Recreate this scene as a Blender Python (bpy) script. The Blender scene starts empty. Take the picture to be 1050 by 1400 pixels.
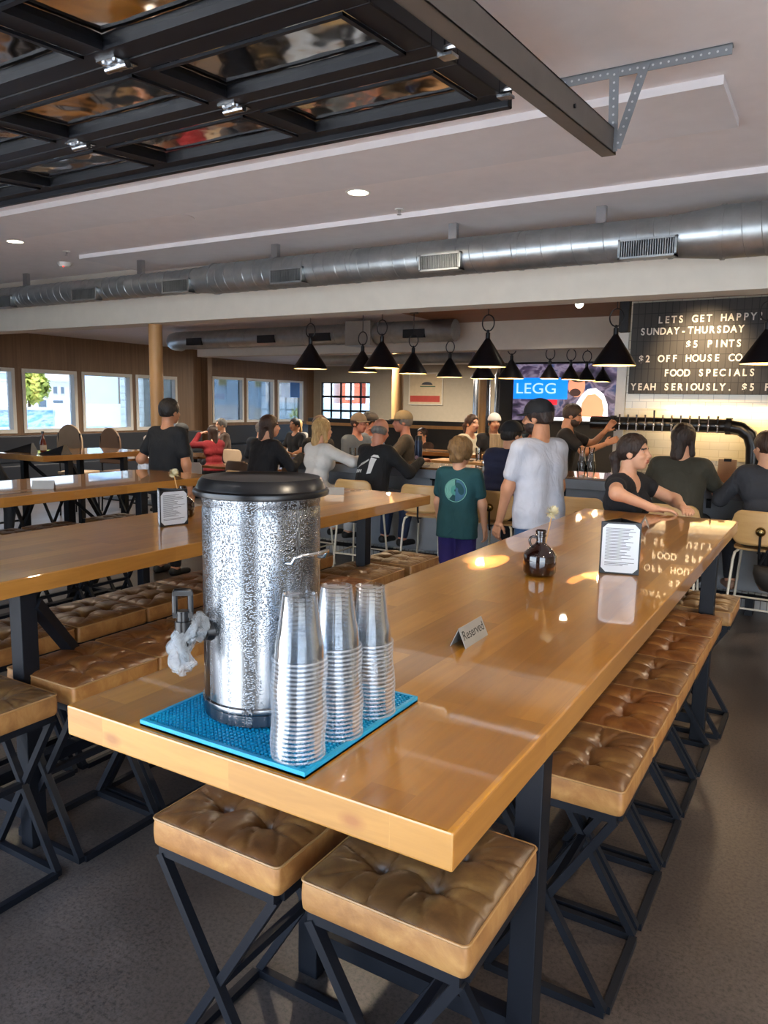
import bpy, math, random
import numpy as np
from mathutils import Vector, Matrix, Euler
random.seed(7)
PI = math.pi
SC = bpy.context.scene
COL = SC.collection

# ------------------------------------------------------------------ scene helpers
def link(o):
    COL.objects.link(o)
    return o

def tag(o, label, cat, group=None, kind=None):
    o['label'] = label
    o['category'] = cat
    if group: o['group'] = group
    if kind: o['kind'] = kind
    return o

def thing(name, label, cat, loc=(0, 0, 0), rz=0.0, group=None):
    o = bpy.data.objects.new(name, None)
    o.empty_display_size = 0.1
    link(o)
    o.location = loc
    o.rotation_euler = (0, 0, rz)
    return tag(o, label, cat, group)

def dup(root, loc, rz, label, group=None):
    r = root.copy(); link(r)
    r.location = loc; r.rotation_euler = (0, 0, rz)
    r['label'] = label
    if group: r['group'] = group
    for ch in list(root.children):
        c = ch.copy(); link(c); c.parent = r
        for g in list(ch.children):
            d = g.copy(); link(d); d.parent = c
    return r

class MB:
    def __init__(s):
        s.v = []; s.f = []; s.m = []; s.sm = []
    def add(s, vs, fs, mi=0, smooth=False):
        b = len(s.v)
        s.v.extend([tuple(p) for p in vs])
        for f in fs:
            s.f.append([i + b for i in f]); s.m.append(mi); s.sm.append(smooth)
        return s
    def box(s, lo, hi, mi=0, mat=None):
        x0, y0, z0 = lo; x1, y1, z1 = hi
        vs = [Vector(p) for p in ((x0,y0,z0),(x1,y0,z0),(x1,y1,z0),(x0,y1,z0),(x0,y0,z1),(x1,y0,z1),(x1,y1,z1),(x0,y1,z1))]
        if mat is not None: vs = [mat @ p for p in vs]
        return s.add(vs, [(0,3,2,1),(4,5,6,7),(0,1,5,4),(1,2,6,5),(2,3,7,6),(3,0,4,7)], mi)
    def cbox(s, c, size, mi=0, rot=(0, 0, 0)):
        m = Matrix.Translation(c) @ Euler(rot).to_matrix().to_4x4()
        h = [q / 2 for q in size]
        return s.box([-q for q in h], h, mi, m)
    def bar(s, a, b, w, t, mi=0, up=(0, 0, 1)):
        a = Vector(a); b = Vector(b); d = (b - a); L = d.length; d.normalize()
        u = Vector(up)
        if abs(d.dot(u)) > 0.98: u = Vector((1, 0, 0))
        x = d.cross(u).normalized(); y = x.cross(d).normalized()
        m = Matrix((x, d, y)).transposed().to_4x4(); m.translation = a
        return s.box((-w/2, 0, -t/2), (w/2, L, t/2), mi, m)
    def cyl(s, a, b, r0, r1=None, n=16, mi=0, caps=True, smooth=True):
        if r1 is None: r1 = r0
        a = Vector(a); b = Vector(b); d = (b - a).normalized()
        u = Vector((0, 0, 1)) if abs(d.z) < 0.95 else Vector((1, 0, 0))
        x = d.cross(u).normalized(); y = d.cross(x).normalized()
        vs = []
        for c, r in ((a, r0), (b, r1)):
            for i in range(n):
                t = 2 * PI * i / n
                vs.append(c + x * (r * math.cos(t)) + y * (r * math.sin(t)))
        s.add(vs, [(i, i + n, (i + 1) % n + n, (i + 1) % n) for i in range(n)], mi, smooth)
        if caps:
            if r0 > 1e-5: s.add(vs[:n], [tuple(range(n))], mi)
            if r1 > 1e-5: s.add(vs[n:], [tuple(reversed(range(n)))], mi)
        return s
    def lathe(s, prof, n=32, mi=0, c=(0, 0, 0), smooth=True, close=False):
        vs = []; cx, cy, cz = c
        for r, z in prof:
            for i in range(n):
                t = 2 * PI * i / n
                vs.append((cx + r * math.cos(t), cy + r * math.sin(t), cz + z))
        fs = []
        K = len(prof)
        for k in range(K - 1 + (1 if close else 0)):
            k2 = (k + 1) % K
            for i in range(n):
                j = (i + 1) % n
                fs.append((k*n + i, k*n + j, k2*n + j, k2*n + i))
        return s.add(vs, fs, mi, smooth)
    def tube(s, pts, r, n=8, mi=0, closed=False):
        P = [Vector(p) for p in pts]; N = len(P); vs = []
        prev = None
        for k in range(N):
            if closed: d = (P[(k+1) % N] - P[k-1]).normalized()
            else: d = (P[min(k+1, N-1)] - P[max(k-1, 0)]).normalized()
            if prev is None:
                u = Vector((0, 0, 1)) if abs(d.z) < 0.9 else Vector((1, 0, 0))
                x = d.cross(u).normalized()
            else:
                x = (prev - d * prev.dot(d)).normalized()
            prev = x; y = d.cross(x)
            rr = r[k] if isinstance(r, (list, tuple)) else r
            for i in range(n):
                t = 2 * PI * i / n
                vs.append(P[k] + x * (rr * math.cos(t)) + y * (rr * math.sin(t)))
        fs = []
        for k in range(N if closed else N - 1):
            k2 = (k + 1) % N
            for i in range(n):
                fs.append((k*n+i, k*n+(i+1) % n, k2*n+(i+1) % n, k2*n+i))
        s.add(vs, fs, mi, True)
        if not closed:
            s.add(vs[:n], [tuple(reversed(range(n)))], mi); s.add(vs[-n:], [tuple(range(n))], mi)
        return s
    def ball(s, c, r, n=12, mi=0, sq=(1, 1, 1)):
        pr = [(math.sin(PI*k/n), -math.cos(PI*k/n)) for k in range(n+1)]
        vs = []; m = n * 2
        for a, z in pr:
            for i in range(m):
                t = 2*PI*i/m
                vs.append((c[0]+r*sq[0]*a*math.cos(t), c[1]+r*sq[1]*a*math.sin(t), c[2]+r*sq[2]*z))
        fs = [(k*m+i, k*m+(i+1) % m, (k+1)*m+(i+1) % m, (k+1)*m+i) for k in range(n) for i in range(m)]
        return s.add(vs, fs, mi, True)
    def prism(s, poly, thick, mi=0, mat=None):
        """polygon in local XY, extruded +Z by thick"""
        n = len(poly)
        vs = [Vector((p[0], p[1], 0)) for p in poly] + [Vector((p[0], p[1], thick)) for p in poly]
        if mat is not None: vs = [mat @ p for p in vs]
        return s.add(vs, [tuple(reversed(range(n))), tuple(range(n, 2*n))] + [(i, (i+1) % n, (i+1) % n + n, i+n) for i in range(n)], mi)
    def build(s, name, mats, parent=None, bevel=0, loc=None, weld=False, seg=2):
        me = bpy.data.meshes.new(name)
        me.from_pydata(s.v, [], s.f)
        if not isinstance(mats, (list, tuple)): mats = [mats]
        for m in mats: me.materials.append(m)
        me.polygons.foreach_set('material_index', s.m)
        me.polygons.foreach_set('use_smooth', s.sm)
        me.update()
        if any(s.sm): me.set_sharp_from_angle(angle=0.65)
        o = bpy.data.objects.new(name, me); link(o)
        if parent is not None: o.parent = parent
        if loc is not None: o.location = loc
        if weld:
            w = o.modifiers.new('weld', 'WELD'); w.merge_threshold = 1e-5
        if bevel:
            b = o.modifiers.new('bevel', 'BEVEL'); b.width = bevel; b.segments = seg
            b.limit_method = 'ANGLE'; b.angle_limit = 0.7
        return o

def npmesh(name, V, F, mats, parent=None, mi=None, smooth=True, sharp=None):
    me = bpy.data.meshes.new(name)
    me.from_pydata(V.tolist() if hasattr(V, 'tolist') else V, [], F.tolist() if hasattr(F, 'tolist') else F)
    if not isinstance(mats, (list, tuple)): mats = [mats]
    for m in mats: me.materials.append(m)
    if mi is not None: me.polygons.foreach_set('material_index', np.asarray(mi, dtype=np.int32))
    me.polygons.foreach_set('use_smooth', [smooth] * len(me.polygons))
    me.update()
    if sharp: me.set_sharp_from_angle(angle=sharp)
    o = bpy.data.objects.new(name, me); link(o)
    if parent is not None: o.parent = parent
    return o

def struct(name, mb, mats, **kw):
    o = mb.build(name, mats, **kw); o['kind'] = 'structure'
    return o

# ------------------------------------------------------------------ materials
def lin(c):
    if isinstance(c, str):
        c = [int(c[i:i+2], 16) / 255 for i in (0, 2, 4)]
    return tuple(((x / 12.92) if x <= 0.04045 else ((x + 0.055) / 1.055) ** 2.4) for x in c) + (1,)

class NT:
    def __init__(s, name):
        s.mat = bpy.data.materials.new(name); s.mat.use_nodes = True
        s.t = s.mat.node_tree; s.n = s.t.nodes; s.l = s.t.links
        s.b = s.n['Principled BSDF']; s.out = s.n['Material Output']
    def new(s, typ, **kw):
        nd = s.n.new(typ)
        for k, v in kw.items():
            if k in nd.inputs: nd.inputs[k].default_value = v
            else: setattr(nd, k, v)
        return nd
    def ln(s, a, b): s.l.new(a, b)
    def obj(s, scale=(1, 1, 1), rot=(0, 0, 0), src='Object'):
        tc = s.new('ShaderNodeTexCoord'); mp = s.new('ShaderNodeMapping')
        mp.inputs['Scale'].default_value = scale; mp.inputs['Rotation'].default_value = rot
        s.ln(tc.outputs[src], mp.inputs[0]); return mp.outputs[0]
    def noise(s, vec, scale, detail=4, rough=0.55, dist=0.0):
        n = s.new('ShaderNodeTexNoise', Scale=scale, Detail=detail, Roughness=rough, Distortion=dist)
        s.ln(vec, n.inputs['Vector']); return n.outputs['Fac']
    def ramp(s, fac, stops):
        r = s.new('ShaderNodeValToRGB'); e = r.color_ramp.elements
        while len(e) < len(stops): e.new(0.5)
        for k, (p, c) in enumerate(stops):
            e[k].position = p; e[k].color = lin(c) if not (isinstance(c, tuple) and len(c) == 4) else c
        s.ln(fac, r.inputs[0]); return r.outputs[0]
    def mix(s, fac, a, b, typ='MIX'):
        m = s.new('ShaderNodeMix', data_type='RGBA', blend_type=typ)
        for sock, v in ((m.inputs[0], fac), (m.inputs[6], a), (m.inputs[7], b)):
            if hasattr(v, 'is_linked') or hasattr(v, 'links'): s.ln(v, sock)
            else: sock.default_value = v
        return m.outputs[2]
    def bump(s, h, strength=0.3, dist=0.01, normal=None):
        b = s.new('ShaderNodeBump', Strength=strength, Distance=dist)
        s.ln(h, b.inputs['Height'])
        if normal is not None: s.ln(normal, b.inputs['Normal'])
        s.ln(b.outputs[0], s.b.inputs['Normal']); return b.outputs[0]
    def set(s, **kw):
        for k, v in kw.items():
            k = k.replace('_', ' ')
            if hasattr(v, 'links'): s.ln(v, s.b.inputs[k])
            else: s.b.inputs[k].default_value = v
        return s

def plain(name, col, rough=0.5, metal=0.0, var=0.06, nscale=8, bump=0.0, bscale=60, **kw):
    t = NT(name); c = lin(col)
    v = t.obj()
    n = t.noise(v, nscale)
    d = tuple(x * (1 - var) for x in c[:3]) + (1,); l = tuple(min(1, x * (1 + var)) for x in c[:3]) + (1,)
    t.set(Base_Color=t.ramp(n, [(0.3, d), (0.7, l)]), Roughness=rough, Metallic=metal, **kw)
    if bump: t.bump(t.noise(v, bscale, 3), bump, 0.004)
    return t.mat

def emit(name, col, strength):
    t = NT(name); c = lin(col)
    t.set(Base_Color=c, Emission_Color=c, Emission_Strength=strength)
    return t.mat

def brick_wood(name, axis, dark, mid, light, bw, bh, rough=0.3, coat=0.6, knots=False):
    """butcher block: staves laid along an axis of the object"""
    t = NT(name)
    tc = t.new('ShaderNodeTexCoord'); sp = t.new('ShaderNodeSeparateXYZ'); t.ln(tc.outputs['Object'], sp.inputs[0])
    cb = t.new('ShaderNodeCombineXYZ')
    u, w = {'y': ('Y', 'X'), 'xz': ('X', 'Z'), 'yz': ('Y', 'Z')}[axis]
    t.ln(sp.outputs[u], cb.inputs[0]); t.ln(sp.outputs[w], cb.inputs[1])
    br = t.new('ShaderNodeTexBrick', Scale=1.0, **{'Mortar Size': 0.0006, 'Brick Width': bw, 'Row Height': bh, 'Bias': 0.0})
    br.offset = 0.37; br.squash = 1.0
    br.inputs['Color1'].default_value = (0, 0, 0, 1); br.inputs['Color2'].default_value = (1, 1, 1, 1); br.inputs['Mortar'].default_value = (0.35, 0.35, 0.35, 1)
    t.ln(cb.outputs[0], br.inputs['Vector'])
    mp = t.new('ShaderNodeMapping'); mp.inputs['Scale'].default_value = (2.2, 26, 26); t.ln(cb.outputs[0], mp.inputs[0])
    addv = t.new('ShaderNodeVectorMath', operation='MULTIPLY_ADD'); t.ln(br.outputs['Color'], addv.inputs[0]); addv.inputs[1].default_value = (9, 7, 3); t.ln(mp.outputs[0], addv.inputs[2])
    g = t.noise(addv.outputs[0], 1.3, 6, 0.6, 0.6)
    base = t.ramp(br.outputs['Color'], [(0.0, dark), (0.5, mid), (1.0, light)])
    gr = t.ramp(g, [(0.28, (0.72, 0.66, 0.58, 1)), (0.6, (1, 1, 1, 1))])
    col = t.mix(0.75, base, gr, 'MULTIPLY')
    if knots:
        kv = t.new('ShaderNodeMapping'); kv.inputs['Scale'].default_value = (5, 9, 9); t.ln(cb.outputs[0], kv.inputs[0])
        vo = t.new('ShaderNodeTexVoronoi', Scale=1.0); t.ln(kv.outputs[0], vo.inputs['Vector'])
        kf = t.ramp(vo.outputs['Distance'], [(0.05, (1, 1, 1, 1)), (0.16, (0, 0, 0, 1))])
        col = t.mix(kf, col, t.mix(0.6, col, lin('8a4a20')))
    t.set(Base_Color=col, Roughness=rough, Coat_Weight=min(1.0, coat*1.4), Coat_Roughness=0.025, Coat_IOR=1.62)
    t.bump(g, 0.04, 0.002)
    return t.mat

def vwood(name, a, b, scale=(14, 14, 0.8), rough=0.5):
    t = NT(name); v = t.obj(scale)
    g = t.noise(v, 1.0, 6, 0.6, 0.4)
    t.set(Base_Color=t.ramp(g, [(0.25, a), (0.75, b)]), Roughness=rough); t.bump(g, 0.08, 0.003)
    return t.mat

M = {}
M['top'] = brick_wood('table_top_wood', 'y', '94600f', 'a87018', 'ba8024', 0.62, 0.088, 0.32, 0.75)
M['edge_x'] = brick_wood('table_end_wood', 'xz', 'b07c36', 'bf8d42', 'cc9e52', 0.34, 0.3, 0.4, 0.5, True)
M['edge_y'] = brick_wood('table_side_wood', 'yz', 'a8712e', 'b67e38', 'c08a42', 0.5, 0.3, 0.4, 0.6)
M['black'] = plain('black_steel', '0c0f16', 0.5, 0.0, 0.15, Specular_IOR_Level=0.3)
M['blackp'] = plain('black_plastic', '0d0d0f', 0.28, 0, 0.1)
M['blackm'] = plain('black_matte', '151517', 0.6, 0, 0.1)
M['white'] = plain('white_paint', 'e6e4de', 0.6, 0, 0.03)
M['beam'] = plain('beam_paint', 'd8cfc0', 0.7, 0, 0.03)
M['ceil'] = plain('ceiling_paint', 'e6dfdf', 0.85, 0, 0.03)
M['drop'] = plain('drywall_edge_paint', 'dcd8da', 0.85, 0, 0.03)
M['walnut'] = vwood('brown_wall_panel', '6a513c', '8a6d53', (22, 22, 0.6), 0.5)
M['woodceil'] = vwood('wood_ceiling', '7a4e2f', '8d6040', (1.2, 14, 14), 0.5)
M['birch'] = vwood('birch_ply', 'c49a62', 'd2ab72', (4, 4, 30), 0.35)
M['post'] = vwood('timber_post', 'a97f50', 'bc9260', (20, 20, 1.2), 0.5)
M['cream'] = plain('cream_metal', 'd8d2c0', 0.4, 0.2)
M['brass'] = plain('brass', '8f7c52', 0.25, 1.0)
M['chrome'] = plain('chrome', 'd8dadc', 0.12, 1.0, 0.02)
M['galv'] = None

def leather(name, A, B, rough):
    t = NT(name); v = t.obj()
    n1 = t.noise(v, 8, 6, 0.65, 0.6); n2 = t.noise(v, 34, 4, 0.6)
    oi = t.new('ShaderNodeObjectInfo')
    c = t.mix(oi.outputs['Random'], t.ramp(n1, list(zip((0.28, 0.5, 0.76), A))), t.ramp(n1, list(zip((0.28, 0.5, 0.76), B))))
    t.set(Base_Color=c, Roughness=rough, Specular_IOR_Level=0.6)
    vo = t.new('ShaderNodeTexVoronoi', Scale=55, feature='DISTANCE_TO_EDGE'); t.ln(v, vo.inputs['Vector'])
    b1 = t.new('ShaderNodeBump', Strength=0.15, Distance=0.001); t.ln(vo.outputs['Distance'], b1.inputs['Height'])
    t.bump(n2, 0.3, 0.004, b1.outputs[0])
    return t.mat
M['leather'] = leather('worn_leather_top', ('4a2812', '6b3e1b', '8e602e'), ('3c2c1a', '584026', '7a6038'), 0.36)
M['leather_side'] = leather('tan_leather_side', ('7a4a22', 'a06a34', 'c0904e'), ('6e4a28', '94683a', 'b48a52'), 0.48)  # sides painted lighter than the worn tops, partly for daylight falling on them
M['piping'] = plain('leather_piping', '9a7446', 0.45)

def galv():
    t = NT('galvanised_duct'); v = t.obj()
    n = t.noise(v, 7, 5, 0.6, 0.3)
    t.set(Base_Color=t.ramp(n, [(0.3, '9a9fa0'), (0.7, 'b4b8b8')]), Metallic=0.85, Roughness=t.ramp(n, [(0.3, (0.30,)*3+(1,)), (0.7, (0.42,)*3+(1,))]))
    t.bump(n, 0.05, 0.01)
    return t.mat
M['galv'] = galv()

def urn_steel():
    t = NT('wet_stainless_steel'); v = t.obj()
    vo = t.new('ShaderNodeTexVoronoi', Scale=300); t.ln(v, vo.inputs['Vector'])
    dr = t.ramp(vo.outputs['Distance'], [(0.15, (1, 1, 1, 1)), (0.5, (0, 0, 0, 1))])
    big = t.noise(v, 14, 4, 0.6, 0.4)
    st = t.noise(t.obj((60, 60, 3)), 1.0, 4, 0.6)
    sp = t.new('ShaderNodeSeparateXYZ'); t.ln(v, sp.inputs[0])
    # condensation: dense drops on the upper half, streaks lower down
    hi = t.new('ShaderNodeMapRange'); t.ln(sp.outputs['Z'], hi.inputs[0])
    for k, q in enumerate((0.14, 0.30, 0.0, 1.0)): hi.inputs[k+1].default_value = q
    ms = t.ramp(st, [(0.5, (0, 0, 0, 1)), (0.62, (1, 1, 1, 1))])
    cover = t.mix(hi.outputs[0], t.mix(1.0, ms, (0.4, 0.4, 0.4, 1), 'MULTIPLY'), t.ramp(big, [(0.35, (0.45,)*3+(1,)), (0.6, (1, 1, 1, 1))]))
    h = t.mix(1.0, dr, cover, 'MULTIPLY')
    t.set(Base_Color=lin('84888d'), Metallic=1.0, Roughness=t.ramp(st, [(0.3, (0.16,)*3+(1,)), (0.7, (0.3,)*3+(1,))]))
    t.bump(h, 0.6, 0.002)
    return t.mat
M['steel'] = urn_steel()
M['steel2'] = plain('brushed_steel', 'b9bcc0', 0.25, 1.0, 0.03)

def cup_plastic():
    t = NT('clear_cup_plastic')
    t.n.remove(t.b)
    tr = t.new('ShaderNodeBsdfTransparent'); tr.inputs[0].default_value = (0.965, 0.975, 0.985, 1)
    gl = t.new('ShaderNodeBsdfGlossy', Roughness=0.06); gl.inputs[0].default_value = (1, 1, 1, 1)
    df = t.new('ShaderNodeBsdfTranslucent'); df.inputs[0].default_value = (0.8, 0.85, 0.9, 1)
    lw = t.new('ShaderNodeLayerWeight', Blend=0.28)
    m1 = t.new('ShaderNodeMixShader', Fac=0.035); t.ln(tr.outputs[0], m1.inputs[1]); t.ln(df.outputs[0], m1.inputs[2])
    m2 = t.new('ShaderNodeMixShader'); 
    mr = t.new('ShaderNodeMapRange'); t.ln(lw.outputs['Fresnel'], mr.inputs[0])
    for k, q in enumerate((0.0, 1.0, 0.0, 0.55)): mr.inputs[k+1].default_value = q
    t.ln(mr.outputs[0], m2.inputs[0]); t.ln(m1.outputs[0], m2.inputs[1]); t.ln(gl.outputs[0], m2.inputs[2])
    t.ln(m2.outputs[0], t.out.inputs[0])
    return t.mat
M['cup'] = cup_plastic()
def cup_lip():
    t = NT('cup_lip_plastic'); t.n.remove(t.b)
    tr = t.new('ShaderNodeBsdfTransparent'); tr.inputs[0].default_value = (0.95, 0.96, 0.97, 1)
    gl = t.new('ShaderNodeBsdfGlossy', Roughness=0.12); df = t.new('ShaderNodeBsdfDiffuse'); df.inputs[0].default_value = (0.85, 0.88, 0.9, 1)
    m1 = t.new('ShaderNodeMixShader', Fac=0.5); t.ln(gl.outputs[0], m1.inputs[1]); t.ln(df.outputs[0], m1.inputs[2])
    m2 = t.new('ShaderNodeMixShader', Fac=0.3); t.ln(tr.outputs[0], m2.inputs[1]); t.ln(m1.outputs[0], m2.inputs[2]); t.ln(m2.outputs[0], t.out.inputs[0])
    return t.mat
M['cuplip'] = cup_lip()

def thin_glass(name, tint=(0.95, 0.97, 0.98, 1), refl=0.9, wav=0.0, rough=0.0, base=0.0):
    t = NT(name); t.n.remove(t.b)
    tr = t.new('ShaderNodeBsdfTransparent'); tr.inputs[0].default_value = tint
    gl = t.new('ShaderNodeBsdfGlossy', Roughness=rough)
    fr = t.new('ShaderNodeFresnel', IOR=1.5)
    mr = t.new('ShaderNodeMapRange'); t.ln(fr.outputs[0], mr.inputs[0])
    for k, q in enumerate((0.0, 1.0, base, refl + base)): mr.inputs[k+1].default_value = q
    if wav:
        b = t.new('ShaderNodeBump', Strength=wav, Distance=0.05); t.ln(t.noise(t.obj(), 3.5, 2), b.inputs['Height'])
        t.ln(b.outputs[0], gl.inputs['Normal'])
    m = t.new('ShaderNodeMixShader'); t.ln(mr.outputs[0], m.inputs[0]); t.ln(tr.outputs[0], m.inputs[1]); t.ln(gl.outputs[0], m.inputs[2])
    t.ln(m.outputs[0], t.out.inputs[0]); return t.mat
M['glass'] = thin_glass('window_glass', (0.52, 0.54, 0.56, 1))
M['doorglass'] = thin_glass('door_glass', (0.88, 0.80, 0.70, 1), 1.4, 0.10, 0.06, 0.58)
M['drink'] = thin_glass('drinking_glass', (0.9, 0.93, 0.95, 1), 1.5)

def concrete():
    t = NT('polished_concrete'); v = t.obj()
    n1 = t.noise(v, 1.1, 6, 0.6, 0.4); n2 = t.noise(v, 75, 5, 0.8)
    base = t.ramp(n1, [(0.3, '362f2c'), (0.55, '48403b'), (0.75, '5a504a')])
    sp = t.ramp(n2, [(0.38, (0.25, 0.24, 0.24, 1)), (0.5, (1, 1, 1, 1)), (0.66, (1.5, 1.45, 1.42, 1))])
    t.set(Base_Color=t.mix(0.8, base, sp, 'MULTIPLY'), Roughness=t.ramp(n1, [(0.3, (0.28,)*3+(1,)), (0.7, (0.42,)*3+(1,))]))
    t.bump(n2, 0.05, 0.002)
    return t.mat
M['floor'] = concrete()

def tile(name, col, w, h, grout=0.006, rough=0.15, axis='xz', c2=None, gcol='b0a898'):
    t = NT(name)
    tc = t.new('ShaderNodeTexCoord'); sp = t.new('ShaderNodeSeparateXYZ'); t.ln(tc.outputs['Object'], sp.inputs[0])
    cb = t.new('ShaderNodeCombineXYZ'); t.ln(sp.outputs[axis[0].upper()], cb.inputs[0]); t.ln(sp.outputs[axis[1].upper()], cb.inputs[1])
    br = t.new('ShaderNodeTexBrick', Scale=1.0, **{'Mortar Size': grout, 'Brick Width': w, 'Row Height': h})
    br.offset = 0.5 if name != 'square_tile' else 0.0
    br.inputs['Color1'].default_value = lin(col); br.inputs['Color2'].default_value = lin(c2 or col); br.inputs['Mortar'].default_value = lin(gcol)
    t.ln(cb.outputs[0], br.inputs['Vector'])
    t.set(Base_Color=br.outputs['Color'], Roughness=rough); t.bump(br.outputs['Fac'], -0.3, 0.003)
    return t.mat
M['subway'] = tile('subway_tile', 'd8d0bc', 0.16, 0.1, 0.004, 0.15, 'xz', 'd2c9b4')
M['barfront'] = plain('bar_front_concrete', '8b8f95', 0.6, 0, 0.12, 2.5, 0.15, 30)
M['darkwall'] = plain('dark_wall', '24262a', 0.7)
M['beige'] = plain('beige_wall', 'b8ab96', 0.75, 0, 0.04)
M['navyvinyl'] = plain('navy_vinyl', '1d2430', 0.4)
M['mat'] = plain('blue_rubber', '0a93bf', 0.4, 0, 0.06)
M['paper'] = plain('menu_paper', 'd2d8de', 0.6, 0, 0.02)
M['ink'] = plain('printed_ink', '585c62', 0.7)
M['menu'] = plain('menu_cover', '14171c', 0.4)
M['tent'] = plain('brushed_sign_metal', 'a9a9a7', 0.35, 0.6)
M['amber'] = plain('amber_glass', '1c0906', 0.05, 0, 0.1, Coat_Weight=0.8)
M['flower'] = plain('dried_flower', 'e6dcb8', 0.8)
M['stem'] = plain('reed_stick', 'c89a60', 0.6)
M['amberbeer'] = plain('beer', 'c27a18', 0.2)
M['cling'] = None
def cling():
    t = NT('cling_film')
    t.set(Base_Color=lin('cdd6dd'), Roughness=0.12, Transmission_Weight=0.0, Alpha=0.38, Specular_IOR_Level=0.9)
    t.bump(t.noise(t.obj(), 60, 4, 0.7, 1.5), 1.0, 0.01)
    return t.mat
M['cling'] = cling()
# ------------------------------------------------------------------ room shell
YB = 5.4          # the painted header beam
struct('floor', MB().box((-16.3, -0.9, -0.1), (4.6, 22.2, 0)), M['floor'])
struct('ceiling', MB().box((-14.25, -0.9, 3.0), (4.6, YB, 3.12)), M['ceil'])
struct('ceiling_dining', MB().box((-14.25, YB + 0.25, 3.0), (-5.2, 14.45, 3.12)).box((-16.3, 14.45, 3.0), (-5.2, 22.2, 3.12)), M['ceil'])
struct('ceiling_bar', MB().box((-5.2, YB + 0.25, 2.94), (4.6, 10.5, 3.12)), M['woodceil'])
struct('ceiling_rear', MB().box((-5.2, 10.5, 3.0), (4.6, 22.2, 3.12)), M['ceil'])
struct('beam_header', MB().box((-14.0, YB, 2.47), (4.5, YB + 0.25, 3.06)), M['beam'], bevel=0.004)
struct('beam_rear', MB().box((-10.3, 10.5, 2.53), (-2.2, 10.75, 3.06)), M['beam'], bevel=0.004)
# dropped drywall panels
struct('trim_1', MB().box((-9.0, 3.36, 2.965), (-0.49, 3.88, 3.0)), M['drop'])
struct('trim_2', MB().box((-6.0, 4.66, 2.965), (4.5, YB, 3.0)), M['drop'])
# front wall with two wide door openings behind the camera
fw = MB()
fw.box((-16.2, -0.85, 0), (-5.8, -0.65, 3.0)); fw.box((-0.95, -0.85, 0), (0.15, -0.65, 3.0)); fw.box((4.0, -0.85, 0), (4.6, -0.65, 3.0))
fw.box((-5.8, -0.85, 2.45), (-0.95, -0.65, 3.0)); fw.box((0.15, -0.85, 2.45), (4.0, -0.65, 3.0))
struct('wall_front', fw, M['beige'])
struct('wall_right', MB().box((4.5, -0.65, 0), (4.7, 22.2, 3.0)), M['beige'])
struct('wall_bar', MB().box((-2.24, 9.2, 0), (4.5, 9.4, 2.95)), M['subway'])
struct('trim_3', MB().box((-2.27, 9.17, 0), (-2.16, 9.42, 2.94)), M['white'])
struct('wall_television', MB().box((-5.5, 13.5, 0), (-1.5, 13.65, 3.0)), M['darkwall'])
struct('wall_television_upper', MB().box((-5.5, 13.46, 2.52), (-1.5, 13.5, 3.0)), M['beam'])

def window_wall(name, X, y0, y1, wins, z0, z1, frame_names, th=0.22):
    m = MB()
    m.box((X - th, y0, 0), (X, y1, z0)); m.box((X - th, y0, z1), (X, y1, 3.0))
    e = y0
    for a, b in wins:
        m.box((X - th, e, z0), (X, a, z1)); e = b
    m.box((X - th, e, z0), (X, y1, z1))
    struct(name, m, M['walnut'])
    for k, (a, b) in enumerate(wins):
        f = MB(); w = 0.075; x0, x1 = X - 0.15, X + 0.02
        f.box((x0, a, z0), (x1, a + w, z1)); f.box((x0, b - w, z0), (x1, b, z1))
        f.box((x0, a + w, z0), (x1, b - w, z0 + w)); f.box((x0, a + w, z1 - w), (x1, b - w, z1))
        o = struct(frame_names[k], f, M['white'], bevel=0.006)
        g = MB().box((X - 0.10, a + w, z0 + w), (X - 0.094, b - w, z1 - w)).build('pane', M['glass'], o)
window_wall('wall_left', -14.0, -0.65, 14.4,
            [(1.9, 3.15), (3.3, 4.6), (4.75, 6.2), (6.35, 7.8), (7.95, 9.26), (9.41, 10.69), (10.81, 12.17), (12.27, 13.56)], 1.02, 2.3,
            ['window_%d' % i for i in range(1, 9)])
struct('wall_jog', MB().box((-16.2, 14.4, 0), (-13.78, 14.55, 3.0)), M['walnut'])
window_wall('wall_left_rear', -16.0, 14.55, 22.0,
            [(14.9, 15.75), (15.9, 16.78), (16.9, 18.29), (18.42, 19.79), (19.97, 21.37)], 1.09, 2.46,
            ['window_%d' % i for i in range(9, 14)])
# rear wall with a glazed roll-up door
bw = MB()
gx0, gx1 = -15.7, -13.66
bw.box((-16.2, 22.0, 0), (gx0, 22.2, 3.0)); bw.box((gx0, 22.0, 2.45), (gx1, 22.2, 3.0)); bw.box((gx1, 22.0, 0), (4.6, 22.2, 3.0))
struct('wall_back', bw, M['beige'])
gd = thing('garage_door', 'black framed glazed roll-up door closed in the far back wall', 'door', (-14.68, 22.08, 0))
f = MB()
W = 2.04
for z in np.linspace(0.0, 2.45, 6): f.box((-W/2, -0.02, max(0, z - 0.035)), (W/2, 0.03, min(2.45, z + 0.035)))
for x in np.linspace(-W/2, W/2, 6): f.box((max(-W/2, x - 0.025), -0.02, 0), (min(W/2, x + 0.025), 0.03, 2.45))
f.build('door_frame', M['black'], gd)
MB().box((-W/2, 0.0, 0), (W/2, 0.006, 2.45)).build('glazing', M['glass'], gd)
# round timber posts
def post(name, x, y, r, z1, label):
    o = MB().cyl((x, y, 0), (x, y, z1), r, n=24).build(name, M['post'])
    return tag(o, label, 'post')
post('support_post', -5.995, 5.53, 0.068, 2.47, 'slim timber post under the white beam, behind the man in black tee')
post('support_post', -8.0, 14.0, 0.125, 3.0, 'timber post standing in front of the pale back wall beside the glazed door')
post('support_post', -5.72, 13.2, 0.075, 3.0, 'thin timber post beside the steel tanks at the edge of dark wall')
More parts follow.
